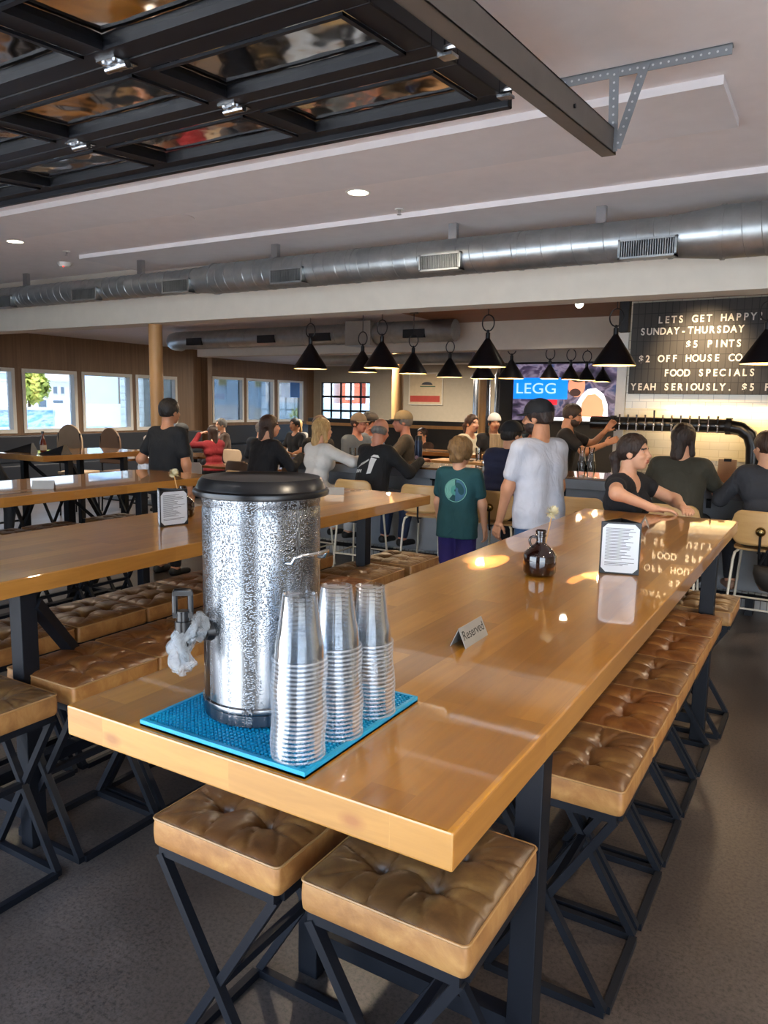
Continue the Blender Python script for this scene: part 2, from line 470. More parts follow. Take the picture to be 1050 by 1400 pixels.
# dark low booth wall with wood cap in the rear
bk = thing('half_wall', 'dark half wall with timber cap running across the back of the room', 'partition', (-7.6, 12.6, 0))
MB().box((-1.7, 0, 0), (1.9, 0.12, 1.42)).build('panel', M['darkwall'], bk)
MB().box((-1.72, -0.03, 1.28), (1.92, 0.0, 1.34)).build('rail', M['post'], bk)

# ------------------------------------------------------------------ steel tanks at the back
for k, (x, y) in enumerate(((-6.35, 14.6), (-6.0, 14.9))):
    t = thing('brewing_tank', ['tall slim steel brewing tank left of the dark wall', 'second steel brewing tank nearer the dark wall edge'][k], 'tank', (x, y, 0), 0, 'steel tanks at the back')
    MB().lathe([(0, 0.35), (0.1, 0.4), (0.17, 0.6), (0.17, 2.35), (0.12, 2.5), (0.03, 2.55), (0, 2.55)], 24).build('vessel', M['steel2'], t)
    m = MB()
    for a in range(3): m.cyl((0.15*math.cos(a*2.1), 0.15*math.sin(a*2.1), 0), (0.15*math.cos(a*2.1), 0.15*math.sin(a*2.1), 0.7), 0.015, n=8)
    m.build('stand', M['steel2'], t)
    MB().tube([(0.2, -0.05, 0.5), (0.22, -0.06, 1.5), (0.2, -0.05, 2.6), (0.2, -0.05, 2.95)], 0.02).build('pipe', M['chrome'], t)

# ------------------------------------------------------------------ ducts
t = thing('air_duct', 'galvanised spiral duct running the whole ceiling in front of the white beam', 'duct', (0, 4.95, 2.74))
m = MB()
def ring(m, x, r, w=0.02): m.cyl((x - w, 0, 0), (x + w, 0, 0), r, n=40)
for a, b, r0, r1 in ((-9.6, -4.85, 0.102, 0.102), (-4.85, -4.62, 0.102, 0.122), (-4.62, -0.95, 0.122, 0.122), (-0.95, -0.66, 0.122, 0.15), (-0.66, 1.6, 0.15, 0.15)):
    m.cyl((a, 0, 0), (b, 0, 0), r0, r1, n=48, caps=False)
m.build('duct_pipe', M['galv'], t)
for x, r in ((-8.4, .106), (-7.2, .106), (-5.75, .106), (-4.85, .108), (-4.62, .128), (-3.2, .126), (-1.9, .126), (-0.95, .128), (-0.66, .156)):
    m = MB(); ring(m, x, r, 0.011); m.build('duct_joint', M['galv'], t)
for xa, xb, r in ((-9.5, -4.9, 0.102), (-4.58, -1.0, 0.122), (-0.6, 1.5, 0.15)):
    n = int((xb - xa) / 0.1 * 24)
    MB().tube([(xa + (xb - xa)*q/n, (r + 0.0005)*math.cos(q/24*2*PI), (r + 0.0005)*math.sin(q/24*2*PI)) for q in range(n + 1)], 0.0028, 4).build('seam', M['galv'], t)
for x0, x1 in ((-6.35, -6.0), (-5.14, -4.82), (-3.93, -3.61), (-2.6, -2.28), (-1.23, -0.89), (-7.6, -7.3)):
    r = 0.102 if x1 < -4.7 else 0.122
    gm = MB(); zc = -0.075 if x1 > -1 else -0.05
    h = 0.058
    gm.box((x0, -r - 0.022, zc - h), (x1, -r + 0.05, zc - h + 0.012)); gm.box((x0, -r - 0.022, zc + h - 0.012), (x1, -r + 0.05, zc + h))
    gm.box((x0, -r - 0.022, zc - h), (x0 + 0.014, -r + 0.05, zc + h)); gm.box((x1 - 0.014, -r - 0.022, zc - h), (x1, -r + 0.05, zc + h))
    g = gm.build('grille', M['galv'], t)
    sm = MB()
    n = 22
    for i in range(n):
        xx = x0 + 0.016 + (x1 - x0 - 0.032) * (i + 0.5) / n
        sm.box((xx - 0.0022, -r - 0.016, zc - h + 0.012), (xx + 0.0022, -r + 0.03, zc + h - 0.012))
    sm.build('slats', M['galv'], g)
    MB().box((x0 + 0.014, -r - 0.002, zc - h + 0.012), (x1 - 0.014, -r + 0.03, zc + h - 0.012)).build('backing', M['blackm'], g)
for x in (-7.2, -5.53, -3.98, -2.405, -1.379):
    r = 0.102 if x < -4.8 else 0.122
    MB().box((x - 0.03, -0.02, r - 0.01), (x + 0.03, 0.02, 0.225)).build('hanger', M['steel2'], t)
t = thing('air_duct', 'second galvanised duct beyond the beam, over the dining room windows', 'duct', (0, 10.0, 2.78))
m = MB()
m.cyl((-10.15, 0, 0), (-6.55, 0, 0), 0.155, n=36, caps=False); m.cyl((-6.1, 0, 0), (-4.78, 0, 0), 0.155, n=36)
m.tube([(-10.1, 0, 0), (-10.3, 0.02, 0), (-10.44, 0.09, 0), (-10.52, 0.2, 0), (-10.54, 0.34, 0)], 0.155, 24)
m.build('duct_pipe', M['galv'], t)
MB().box((-6.55, -0.19, -0.19), (-6.1, 0.19, 0.17)).build('plenum_box', plain('plenum_metal', 'a8a49b', 0.45, 0.5), t)
for x0, x1 in ((-9.9, -9.55), (-8.3, -7.95), (-7.25, -6.85), (-5.55, -5.2)):
    MB().box((x0, -0.175, -0.1), (x1, -0.1, 0.02)).build('grille', M['blackm'], t)
m = MB()
for x in (-9.0, -8.6, -7.4, -6.8, -5.8):
    m = MB(); ring(m, x, 0.16, 0.01); m.build('duct_joint', M['galv'], t)
o = MB().cyl((-8.6, 11.6, 2.5), (-5.2, 11.6, 2.5), 0.09, n=24).build('air_duct', M['galv'])
tag(o, 'thin far duct seen just under the rear white beam', 'duct')

# ------------------------------------------------------------------ overhead glazed door, rolled up under the ceiling
tilt = math.atan(0.085)
D = thing('overhead_door', 'black framed glass garage door rolled up flat under the ceiling', 'garage door', (0, 2.40, 2.70))
D.rotation_euler = (tilt, 0, 0)
XR = -0.985; PX = 0.74; NX = 7; RW = 0.075; SH = 0.46; TH = 0.045
fm = plain('door_frame_metal', '0b0d13', 0.5, 0.0, 0.1, Specular_IOR_Level=0.3)
for s_ in range(5):
    y1 = -SH * s_ - 0.004; y0 = y1 - SH + 0.008
    f = MB()
    x0 = XR - PX * NX
    f.box((x0, y1 - RW, -TH/2), (XR, y1, TH/2)); f.box((x0, y0, -TH/2), (XR, y0 + RW, TH/2))
    for i in range(NX + 1):
        xc = XR - PX * i
        a, b = (xc - RW, xc) if i == 0 else (xc - RW/2, xc + RW/2)
        f.box((a, y0 + RW, -TH/2), (b, y1 - RW, TH/2))
    fr = f.build('door_section', fm, D, bevel=0.004)
    for i in range(NX):
        xa = XR - PX * (i + 1) + RW/2; xb = XR - PX * i - (RW if i == 0 else RW/2)
        b2 = MB()
        for q in ((xa, y0+RW, xb, y0+RW+0.014), (xa, y1-RW-0.014, xb, y1-RW), (xa, y0+RW, xa+0.014, y1-RW), (xb-0.014, y0+RW, xb, y1-RW)):
            b2.box((q[0], q[1], -TH/2 - 0.008), (q[2], q[3], -TH/2))
        b2.build('glazing_bead', fm, fr)
        MB().box((xa, y0 + RW, -0.004), (xb, y1 - RW, 0.004)).build('pane', M['doorglass'], fr)
    if s_ > 0:
        for i in range(1, NX):
            xc = XR - PX * i
            h = MB()
            h.box((xc - 0.035, y1 - 0.04, -TH/2 - 0.006), (xc + 0.035, y1 + 0.04, -TH/2)); h.cyl((xc - 0.04, y1, -TH/2 - 0.012), (xc + 0.04, y1, -TH/2 - 0.012), 0.011, n=10)
            for q in (-0.02, 0.02):
                h.cyl((xc + q, y1 - 0.025, -TH/2 - 0.012), (xc + q, y1 - 0.025, -TH/2), 0.008, n=8); h.cyl((xc + q, y1 + 0.025, -TH/2 - 0.012), (xc + q, y1 + 0.025, -TH/2), 0.008, n=8)
            h.build('hinge', M['steel2'], D)
MB().box((XR - PX * NX, -0.005, -TH/2 - 0.02), (XR, 0.03, TH/2 + 0.01)).build('bottom_rail', fm, D, bevel=0.004)
for yy in (-0.05, -SH, -2*SH):
    r = MB(); r.cyl((XR - 0.02, yy, -0.005), (XR + 0.075, yy, -0.005), 0.008, n=8); r.cyl((XR + 0.06, yy, -0.005), (XR + 0.085, yy, -0.005), 0.024, n=16)
    r.box((XR - 0.012, yy - 0.022, -TH/2 - 0.008), (XR + 0.03, yy + 0.022, -TH/2))
    r.build('roller', M['steel2'], D)

t = thing('door_track', 'dark steel door track hanging under the ceiling right of glass garage door', 'door track', (-0.83, 3.13, 2.735))
t.rotation_euler = (math.atan(0.08), 0, 0)
tm = plain('track_metal', '6e6760', 0.5, 0.5, 0.08)
m = MB()
L = 3.6
m.box((-0.006, -L, -0.045), (0.0, 0, 0.045)); m.box((-0.055, -L, -0.045), (0.0, 0, -0.039)); m.box((-0.055, -L, 0.039), (0.0, 0, 0.045))
m.box((-0.055, -L, -0.045), (-0.05, 0, -0.028)); m.box((-0.055, -L, 0.028), (-0.05, 0, 0.045))
m.build('channel', tm, t, bevel=0.001)
m = MB()
for y in (-0.55, -1.5, -2.5): m.cyl((0, y, 0.0), (0.006, y, 0.0), 0.007, n=10)
m.build('bolts', M['black'], t)

t = thing('strut_bracket', 'perforated steel hanger bracket fixed to ceiling at the end of door track', 'bracket', (-0.83, 3.09, 3.0))
am = plain('perforated_angle', '8e949a', 0.45, 0.6)
hm = plain('bracket_hole', 'c9ccd0', 0.6)
def perf(name, a, b, w):
    m = MB(); a = Vector(a); b = Vector(b); d = (b - a).normalized()
    m.bar(a, b, 0.003, w, up=(d.z, 0, -d.x) if abs(d.z) > 0.1 else (0, 0, 1)); 
    o = m.build(name, am, t)
    return o, a, b, d
def strip(name, a, b, w):
    """flat slotted bar in the XZ plane facing the room front"""
    a = Vector(a); b = Vector(b); d = (b - a); L = d.length; d.normalize(); n = Vector((-d.z, 0, d.x))
    m = MB()
    q = [a - n*w/2, b - n*w/2, b + n*w/2, a + n*w/2]
    vs = q + [p + Vector((0, 0.003, 0)) for p in q]
    m.add(vs, [(0, 1, 2, 3), (7, 6, 5, 4), (0, 4, 5, 1), (1, 5, 6, 2), (2, 6, 7, 3), (3, 7, 4, 0)])
    o = m.build(name, am, t)
    h = MB(); k = int(L / 0.028)
    for i in range(k):
        c = a + d * (0.02 + i * (L - 0.04) / max(1, k - 1))
        h.cyl(c + Vector((0, -0.0008, 0)), c + Vector((0, 0.001, 0)), 0.0042, n=10)
    h.build('slots', hm, o)
strip('ceiling_angle', (-0.28, 0, -0.022), (0.40, 0, -0.022), 0.036)
MB().box((-0.28, 0, -0.006), (0.40, 0.036, -0.002)).build('ceiling_flange', am, t)
strip('hanger_strap', (-0.012, -0.003, -0.01), (-0.002, -0.003, -0.31), 0.036)
strip('brace_strap', (0.105, -0.006, -0.01), (0.012, -0.006, -0.3), 0.034)

# ------------------------------------------------------------------ small ceiling things
glow = emit('lamp_glow', 'fff0d0', 14)
def downlight(x, y, z, label, grp, power=90, r=0.075):
    t = thing('recessed_light', label, 'ceiling light', (x, y, z), 0, grp)
    MB().lathe([(r - 0.014, 0.0), (r - 0.012, -0.004), (r, -0.004), (r + 0.003, 0)], 32).build('trim_ring', M['white'], t)
    MB().lathe([(0, -0.002), (r - 0.013, -0.002)], 24).build('diffuser', glow, t)
    l = bpy.data.lights.new('downlight', 'SPOT'); l.energy = power; l.color = (1, 0.82, 0.6); l.spot_size = 2.7; l.spot_blend = 0.8; l.shadow_soft_size = 0.06; l.specular_factor = 0.15
    o = bpy.data.objects.new('downlight', l); link(o); o.location = (x, y, z - 0.02)
downlight(-2.65, 4.1, 3.0, 'round recessed light glowing in the ceiling above middle table', 'recessed ceiling lights')
downlight(-5.99, 4.03, 3.0, 'round recessed light glowing at the left edge of the ceiling', 'recessed ceiling lights')
downlight(-8.35, 7.6, 3.0, 'small recessed light glowing in the ceiling beyond the beam', 'recessed ceiling lights')
for x, y in ((0.7, 4.1), (0.7, 1.2), (2.6, 4.1)):  # unseen extra downlights, added to brighten the room
    downlight(x, y, 3.0, 'added fill light in the ceiling right of the front table, %s' % {4.1: 'near the duct', 1.2: 'near the doors'}[y] if x < 1 else 'added fill light in the ceiling by the right wall', 'recessed ceiling lights', 130)
t = thing('ceiling_speaker', 'round white flush speaker in the ceiling left of the recessed light', 'speaker', (-4.17, 4.03, 3.0))
MB().lathe([(0, -0.006), (0.14, -0.006), (0.15, -0.004), (0.152, 0)], 40).build('speaker_grille', M['ceil'], t)
t = thing('smoke_detector', 'white smoke detector with small red light on the ceiling near duct', 'smoke detector', (-6.46, 4.85, 3.0))
MB().lathe([(0.065, 0), (0.063, -0.02), (0.045, -0.04), (0, -0.043)], 28).build('housing', M['white'], t)
MB().ball((0.02, -0.03, -0.04), 0.006, 6).build('indicator', emit('red_led', 'ff2010', 6), t)
for k, (x, y) in enumerate(((-2.62, 4.56), (-5.96, 4.5))):
    t = thing('sprinkler_head', ['ceiling sprinkler near the recessed light over middle table', 'ceiling sprinkler near the left end of the dropped panel'][k], 'sprinkler', (x, y, 3.0), 0, 'sprinklers')
    MB().cyl((0, 0, 0), (0, 0, -0.006), 0.03, n=20).build('escutcheon', M['white'], t)
    m = MB(); m.cyl((0, 0, 0), (0, 0, -0.03), 0.008, n=10); m.cyl((0, 0, -0.034), (0, 0, -0.037), 0.016, n=16)
    m.bar((0.01, 0, -0.005), (0.008, 0, -0.036), 0.003, 0.003); m.bar((-0.01, 0, -0.005), (-0.008, 0, -0.036), 0.003, 0.003)
    m.build('deflector', M['chrome'], t)
# ------------------------------------------------------------------ long butcher-block tables
TZ = 1.07; TT = 0.066
def table(label, x0, x1, y0, y1, legs_y, brace=True, inset=(0.045, 0.045)):
    cx, cy = (x0 + x1) / 2, (y0 + y1) / 2
    t = thing('bar_table', label, 'table', (cx, cy, 0), 0, 'long butcher-block bar tables')
    a, b = (x1 - x0) / 2, (y1 - y0) / 2
    m = MB()
    m.add([(-a, -b, TZ - TT), (a, -b, TZ - TT), (a, b, TZ - TT), (-a, b, TZ - TT), (-a, -b, TZ), (a, -b, TZ), (a, b, TZ), (-a, b, TZ)],
          [(4, 5, 6, 7)], 0)
    m.add([(-a, -b, TZ - TT), (a, -b, TZ - TT), (a, b, TZ - TT), (-a, b, TZ - TT), (-a, -b, TZ), (a, -b, TZ), (a, b, TZ), (-a, b, TZ)],
          [(0, 1, 5, 4), (2, 3, 7, 6)], 1)
    m.add([(-a, -b, TZ - TT), (a, -b, TZ - TT), (a, b, TZ - TT), (-a, b, TZ - TT), (-a, -b, TZ), (a, -b, TZ), (a, b, TZ), (-a, b, TZ)],
          [(1, 2, 6, 5), (3, 0, 4, 7), (0, 3, 2, 1)], 2)
    m.build('tabletop', [M['top'], M['edge_x'], M['edge_y']], t, bevel=0.004, weld=True)
    s = 0.034
    for ly, ins in zip(legs_y, inset):
        lx = a - ins
        for sx in (-1, 1):
            MB().box((sx*lx - s, ly - cy - s, 0), (sx*lx + s, ly - cy + s, TZ - TT)).build('leg', M['black'], t, bevel=0.003)
        MB().box((-lx + s, ly - cy - 0.02, TZ - TT - 0.04), (lx - s, ly - cy + 0.02, TZ - TT)).build('crossbar', M['black'], t)
        MB().box((-lx + s, ly - cy - 0.025, 0.10), (lx - s, ly - cy + 0.025, 0.15)).build('lower_rail', M['black'], t)
    ya, yb = legs_y[0] - cy, legs_y[-1] - cy
    MB().box((-0.03, ya + 0.025, 0.10), (0.03, yb - 0.025, 0.15)).build('stretcher', M['black'], t)
    if brace:
        for sx in (-1, 1):
            MB().bar((sx*lx, ya + 0.03, TZ - TT - 0.05), (sx*0.05, ya + 0.75, 0.15), 0.05, 0.04).build('brace', M['black'], t)
    return t
table('honey butcher-block table at front holding the steel urn and cup stacks', -1.347, -0.443, 0.972, 4.83, (1.70, 4.055), False, (0.12, 0.04))
table('long butcher-block table just behind the urn, with menu and growler on it', -3.34, -2.47, 0.9, 4.83, (1.665, 4.0), True, (0.065, 0.045))
table('third long butcher-block table with glossy bluish reflections and a folded sign', -5.57, -4.6, 0.9, 4.95, (1.9, 4.1))
table('far butcher-block table near the left windows with a sauce bottle on it', -8.55, -7.62, 5.34, 6.85, (5.7, 6.5))

# ------------------------------------------------------------------ tufted leather stools
SZ = 0.70; CS = 0.395; CT = 0.085
def cushion_mesh():
    N = 72; h = CS / 2
    g = np.linspace(-1, 1, N + 1); g = np.sign(g) * (1 - (1 - np.abs(g)) ** 1.15)
    X, Y = np.meshgrid(g * h, g * h, indexing='ij')
    u, v = X / h, Y / h
    edge = (1 - np.abs(u) ** 14) * (1 - np.abs(v) ** 14)
    Z = SZ - 0.013 + 0.013 * edge + 0.006 * (1 - u*u) * (1 - v*v)
    q = 0.34
    pts = [(-q, -q), (q, -q), (q, q), (-q, q)]
    for k, (a, b) in enumerate(pts):
        d2 = (u - a) ** 2 + (v - b) ** 2; dd = np.sqrt(d2)
        Z -= 0.020 * np.exp(-dd / 0.085) + 0.012 * np.exp(-d2 / 0.03)
        ang = np.arctan2(v - b, u - a)
        rad = np.abs(np.sin(ang * 4.5 + k * 1.3 + 0.8*np.sin(dd * 9))) ** 0.5
        Z -= 0.0035 * (1 - rad) * np.exp(-((dd - 0.16) / 0.16) ** 2)
    def crease(p0, p1, amp, w, bend=0.0):
        p0 = np.array(p0, float); p1 = np.array(p1, float); d = p1 - p0; L2 = d @ d
        t = np.clip(((u - p0[0]) * d[0] + (v - p0[1]) * d[1]) / L2, 0, 1)
        off = bend * np.sin(t * PI); nx, ny = -d[1], d[0]
        dd = np.sqrt((u - p0[0] - t * d[0] - off*nx) ** 2 + (v - p0[1] - t * d[1] - off*ny) ** 2)
        return amp * np.exp(-dd / w) * (1 - 0.35 * t)
    for a, b in ((0, 1), (1, 2), (2, 3), (3, 0)): Z -= crease(pts[a], pts[b], 0.012, 0.032, 0.08)
    rr_ = random.Random(11)
    for k, (a, b) in enumerate(pts):
        sx, sy = np.sign(a), np.sign(b)
        for tx, ty, am in ((0.97, 0.22, 0.0095), (0.97, 0.52, 0.007), (0.22, 0.97, 0.0095), (0.52, 0.97, 0.007), (0.85, 0.85, 0.006)):
            Z -= crease((a, b), (sx * (tx + rr_.uniform(-.05, .02)), sy * (ty + rr_.uniform(-.06, .03))), am, 0.024, rr_.uniform(-0.12, 0.12))
    r = 0.075
    cu, cv = np.maximum(np.abs(u) - (1 - r), 0), np.maximum(np.abs(v) - (1 - r), 0)
    rr = np.sqrt(cu**2 + cv**2); k = np.where(rr > r, r / np.maximum(rr, 1e-9), 1)
    Xr = np.sign(u) * (np.minimum(np.abs(u), 1 - r) + cu * k) * h; Yr = np.sign(v) * (np.minimum(np.abs(v), 1 - r) + cv * k) * h
    V = np.stack([Xr, Yr, Z], -1).reshape(-1, 3).tolist()
    n1 = N + 1
    F = [(i*n1 + j, (i+1)*n1 + j, (i+1)*n1 + j + 1, i*n1 + j + 1) for i in range(N) for j in range(N)]
    rim = [(i, 0) for i in range(N)] + [(N, j) for j in range(N)] + [(i, N) for i in range(N, 0, -1)] + [(0, j) for j in range(N, 0, -1)]
    ids = [i*n1 + j for i, j in rim]; prev = ids
    K = len(ids)
    for zz, g_ in ((SZ - 0.016, 1.004), (SZ - 0.030, 1.009), (SZ - 0.045, 1.013), (SZ - 0.06, 1.012), (SZ - CT + 0.006, 1.006), (SZ - CT, 0.985)):
        base = len(V)
        for kk, i in enumerate(ids):
            w = 0.0011 * math.sin(kk * 0.9 + 2*math.sin(kk * 0.31)) if SZ - 0.075 < zz < SZ - 0.02 else 0
            V.append((V[i][0] * (g_ + w*2), V[i][1] * (g_ + w*2), zz))
        cur = list(range(base, base + K))
        for a in range(K): F.append((prev[a], prev[(a+1) % K], cur[(a+1) % K], cur[a])[::-1])
        prev = cur
    F.append(tuple(prev[::-1]))
    rimpts = [(V[i][0] * 1.006, V[i][1] * 1.006, SZ - 0.0135) for i in ids]
    return V, F, rimpts
V_, F_, RIM_ = cushion_mesh()
def make_stool(label, grp, loc):
    t = thing('bar_stool', label, 'stool', loc, 0, grp)
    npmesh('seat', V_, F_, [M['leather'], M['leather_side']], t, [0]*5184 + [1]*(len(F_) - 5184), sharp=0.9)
    MB().tube(RIM_, 0.0032, 6, closed=True).build('piping', M['piping'], t)
    zf = SZ - CT; s = 0.012; e = 0.182
    m = MB()
    for sy in (-1, 1): m.box((-e, sy*e - s, zf - 0.024), (e, sy*e + s, zf - 0.0005))
    for sx in (-1, 1): m.box((sx*e - s, -e + s, zf - 0.024), (sx*e + s, e - s, zf - 0.0005))
    m.build('seat_frame', M['black'], t)
    for sy in (-1, 1):
        for sx in (-1, 1):
            oy = sy*e + (0.004 if sx > 0 else -0.004)
            MB().bar((sx*(e - 0.004), oy, zf - 0.02), (-sx*(e - 0.004), oy, 0.02), 0.022, 0.024, up=(0, 1, 0)).build('leg', M['black'], t)
    m = MB()
    for sy in (-1, 1): m.box((-e, sy*e - s, 0), (e, sy*e + s, 0.024))
    for sx in (-1, 1): m.box((sx*e - s, -e + s, 0), (sx*e + s, e - s, 0.024))
    m.build('floor_frame', M['black'], t)
    MB().bar((0, -e, (zf)/2), (0, e, (zf)/2), 0.022, 0.022).build('stretcher', M['black'], t)
    return t
ordw = ['first', 'second', 'third', 'fourth', 'fifth', 'sixth', 'seventh', 'eighth']
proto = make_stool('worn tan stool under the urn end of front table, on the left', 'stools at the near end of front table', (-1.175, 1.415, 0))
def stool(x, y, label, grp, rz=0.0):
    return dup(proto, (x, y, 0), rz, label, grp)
stool(-0.715, 1.412, 'brown tufted stool under the nearest right corner of front table', 'stools at the near end of front table')
for k, y in enumerate((1.972, 2.38, 2.79, 3.2, 3.62, 4.13)):
    stool(-0.602 + (0.03 if k == 5 else 0), y + 0.1975, 'tufted tan stool, %s from the near end of the front table right side' % ordw[k], 'stools along the right side of front table')
for k, y in enumerate((1.99, 2.40, 2.82)):
    stool(-1.14, y + 0.1975, 'stool tucked under the front table left side, %s from the near end' % ordw[k], 'stools along the left side of front table')
for k, y in enumerate((1.2, 1.66, 2.065, 2.47, 2.875, 3.28, 3.69, 4.17)):
    stool(-2.455, y + 0.1975, 'tufted brown stool, %s along the right side of the table behind urn' % ordw[k], 'stools along the right side of second table')
for k, y in enumerate((1.73, 2.145, 2.55, 2.96, 3.37, 3.78)):
    stool(-3.06, y + 0.1975, 'brown stool, %s along the left side of the table behind urn' % ordw[k], 'stools along the left side of second table')
for k, y in enumerate((2.75, 3.2, 3.65, 4.25)):
    stool(-5.33, y + 0.1975, 'stool, %s along the window side of the third table' % ordw[k], 'stools at the third table')
for k, y in enumerate((2.75, 3.2, 3.65)):
    stool(-4.75, y + 0.1975, 'stool, %s along the near side of the third table' % ordw[k], 'stools at the third table')
for k, (x, y) in enumerate(((-7.55, 5.2), (-8.05, 5.15), (-7.5, 6.2))):
    stool(x, y, ['stool at the near right corner of the far window table', 'stool at the near end of the far window table', 'stool beside the right edge of the far window table'][k], 'stools at the far table')

# ------------------------------------------------------------------ blue bar mat
mt = thing('bar_mat', 'turquoise rubber bar mat under the steel urn and cups', 'mat', (-0.935, 1.19, TZ))
mw, md = 0.203, 0.205
m = MB()
m.box((-mw, -md, 0.0003), (mw, md, 0.0045))
m.build('mat_base', M['mat'], mt)
m = MB()
for q in ((-mw, -md, mw, -md + 0.008), (-mw, md - 0.008, mw, md), (-mw, -md + 0.008, -mw + 0.008, md - 0.008), (mw - 0.008, -md + 0.008, mw, md - 0.008)):
    m.box((q[0], q[1], 0.0003), (q[2], q[3], 0.0125))
m.build('rim', M['mat'], mt)
m = MB(); p = 0.0098
nx = int((2*mw - 0.024) / p); ny = int((2*md - 0.024) / p)
for i in range(nx + 1):
    for j in range(ny + 1):
        x = -mw + 0.012 + i * (2*mw - 0.024) / nx; y = -md + 0.012 + j * (2*md - 0.024) / ny
        m.cyl((x, y, 0.004), (x, y, 0.0115), 0.0034, 0.0029, n=6, smooth=False)
o = m.build('nubs', M['mat'], mt); o['kind'] = 'stuff'

# ------------------------------------------------------------------ steel tea urn
UZ = TZ + 0.012
u = thing('beverage_urn', 'tall wet stainless steel drink urn with black lid on turquoise mat', 'beverage dispenser', (-0.98, 1.172, UZ))
R = 0.118
m = MB()
m.lathe([(0, 0.001), (R - 0.004, 0.001), (R, 0.004), (R, 0.026), (R + 0.003, 0.029), (R + 0.0035, 0.034), (R + 0.003, 0.039), (R, 0.042), (R, 0.05)] +
        [(R, 0.05 + 0.37 * k / 20) for k in range(1, 21)] + [(R - 0.002, 0.424), (R - 0.002, 0.43), (R, 0.434), (R, 0.452), (0, 0.452)], 96)
m.build('body', M['steel'], u)
m = MB()
m.lathe([(0, 0.446), (0.128, 0.446), (0.134, 0.448), (0.1355, 0.453), (0.134, 0.458), (0.129, 0.461), (0.124, 0.474), (0.117, 0.482), (0.112, 0.481), (0.106, 0.477), (0.06, 0.4775), (0, 0.478)], 80)
m.build('lid', M['blackp'], u)
fd = Vector((-0.34, -0.94, 0)).normalized(); ft = Vector((-fd.y, fd.x, 0))
z0 = 0.185
m = MB()
m.cyl(fd*(R - 0.004) + Vector((0, 0, z0)), fd*(R + 0.012) + Vector((0, 0, z0)), 0.022, 0.018, 20)
m.cyl(fd*(R + 0.01) + Vector((0, 0, z0)), fd*(R + 0.05) + Vector((0, 0, z0)), 0.012, 0.012, 16)
c = fd*(R + 0.055)
m.cyl(c + Vector((0, 0, z0 + 0.028)), c + Vector((0, 0, z0 - 0.02)), 0.016, 0.015, 20)
m.cyl(c + Vector((0, 0, z0 - 0.02)), c + Vector((0, 0, z0 - 0.052)), 0.012, 0.009, 16)
fa = m.build('spigot', M['blackp'], u)
m = MB()
m.cyl(c + Vector((0, 0, z0 + 0.028)), c + Vector((0, 0, z0 + 0.048)), 0.012, 0.012, 16)
loop = []
for k in range(14):
    pass
h0 = z0 + 0.040; hw = 0.0145; hh = 0.042; fo = ft; ft = Vector((0.77, 0.64, 0))
tl = fd * 0.35 + ft * 0.0
pts = [c + ft*(-hw) + Vector((0, 0, h0)), c + ft*(-hw) + Vector((0, 0, h0 + hh)), c + ft*(-hw) + fd*(0.0) + Vector((0, 0, h0 + hh + 0.004)), c + ft*hw + Vector((0, 0, h0 + hh + 0.004)), c + ft*hw + Vector((0, 0, h0 + hh)), c + ft*hw + Vector((0, 0, h0))]
m.tube(pts, 0.0055, 10)
m.bar(c + ft*(-hw - 0.004) + Vector((0, 0, h0 + hh)), c + ft*(hw + 0.004) + Vector((0, 0, h0 + hh)), 0.012, 0.008)
m.bar(c + ft*(-hw - 0.004) + Vector((0, 0, h0)), c + ft*(hw + 0.004) + Vector((0, 0, h0)), 0.012, 0.010)
m.build('spigot_handle', M['blackp'], fa); ft = fo
# crumpled cling film wrapped round the spigot
rs = np.random.RandomState(3)
V = []; n, kk = 26, 20
for i in range(kk):
    tt = i / (kk - 1)
    for j in range(n):
        a = 2*PI*j/n
        rr = (0.024 + 0.010*math.sin(a*3 + i) * (0.4 + tt*0.6) + rs.uniform(-0.005, 0.005)) * (1.0 if 0.05 < tt < 0.9 else 0.75)
        base = fd*(R + 0.008 + 0.052*min(1, tt*1.7)) + Vector((0, 0, z0 + 0.012 - 0.085*max(0, tt - 0.45)/0.55))
        if tt < 0.5: p = base + ft*(rr*math.cos(a)) + Vector((0, 0, rr*math.sin(a)))
        else: p = base + ft*(rr*math.cos(a)*1.0) + fd*(rr*math.sin(a)*0.8) 
        V.append(tuple(p))
F = [(i*n + j, i*n + (j+1) % n, (i+1)*n + (j+1) % n, (i+1)*n + j) for i in range(kk - 1) for j in range(n)]
npmesh('plastic_wrap', V, F, M['cling'], u)['label'] = 'crumpled clear film wrapped around the spigot'
def wire_handle(d, z, ln):
    d = Vector(d).normalized(); tt = Vector((-d.y, d.x, 0)); Z = Vector((0, 0, z))
    P = [d*(R - 0.003) + tt*(-ln) + Z + Vector((0, 0, -0.018)), d*(R + 0.012) + tt*(-ln) + Z + Vector((0, 0, -0.016)), d*(R + 0.02) + tt*(-ln) + Z + Vector((0, 0, -0.004)), d*(R + 0.028) + tt*(-ln + 0.008) + Z, d*(R + 0.036) + Z,
         d*(R + 0.028) + tt*(ln - 0.008) + Z, d*(R + 0.02) + tt*ln + Z + Vector((0, 0, -0.004)), d*(R + 0.012) + tt*ln + Z + Vector((0, 0, -0.016)), d*(R - 0.003) + tt*ln + Z + Vector((0, 0, -0.018))]
    MB().tube(P, 0.0038, 10).build('side_handle', M['chrome'], u)
wire_handle((0.98, -0.12, 0), 0.345, 0.045); wire_handle((-0.98, 0.3, 0), 0.345, 0.045)

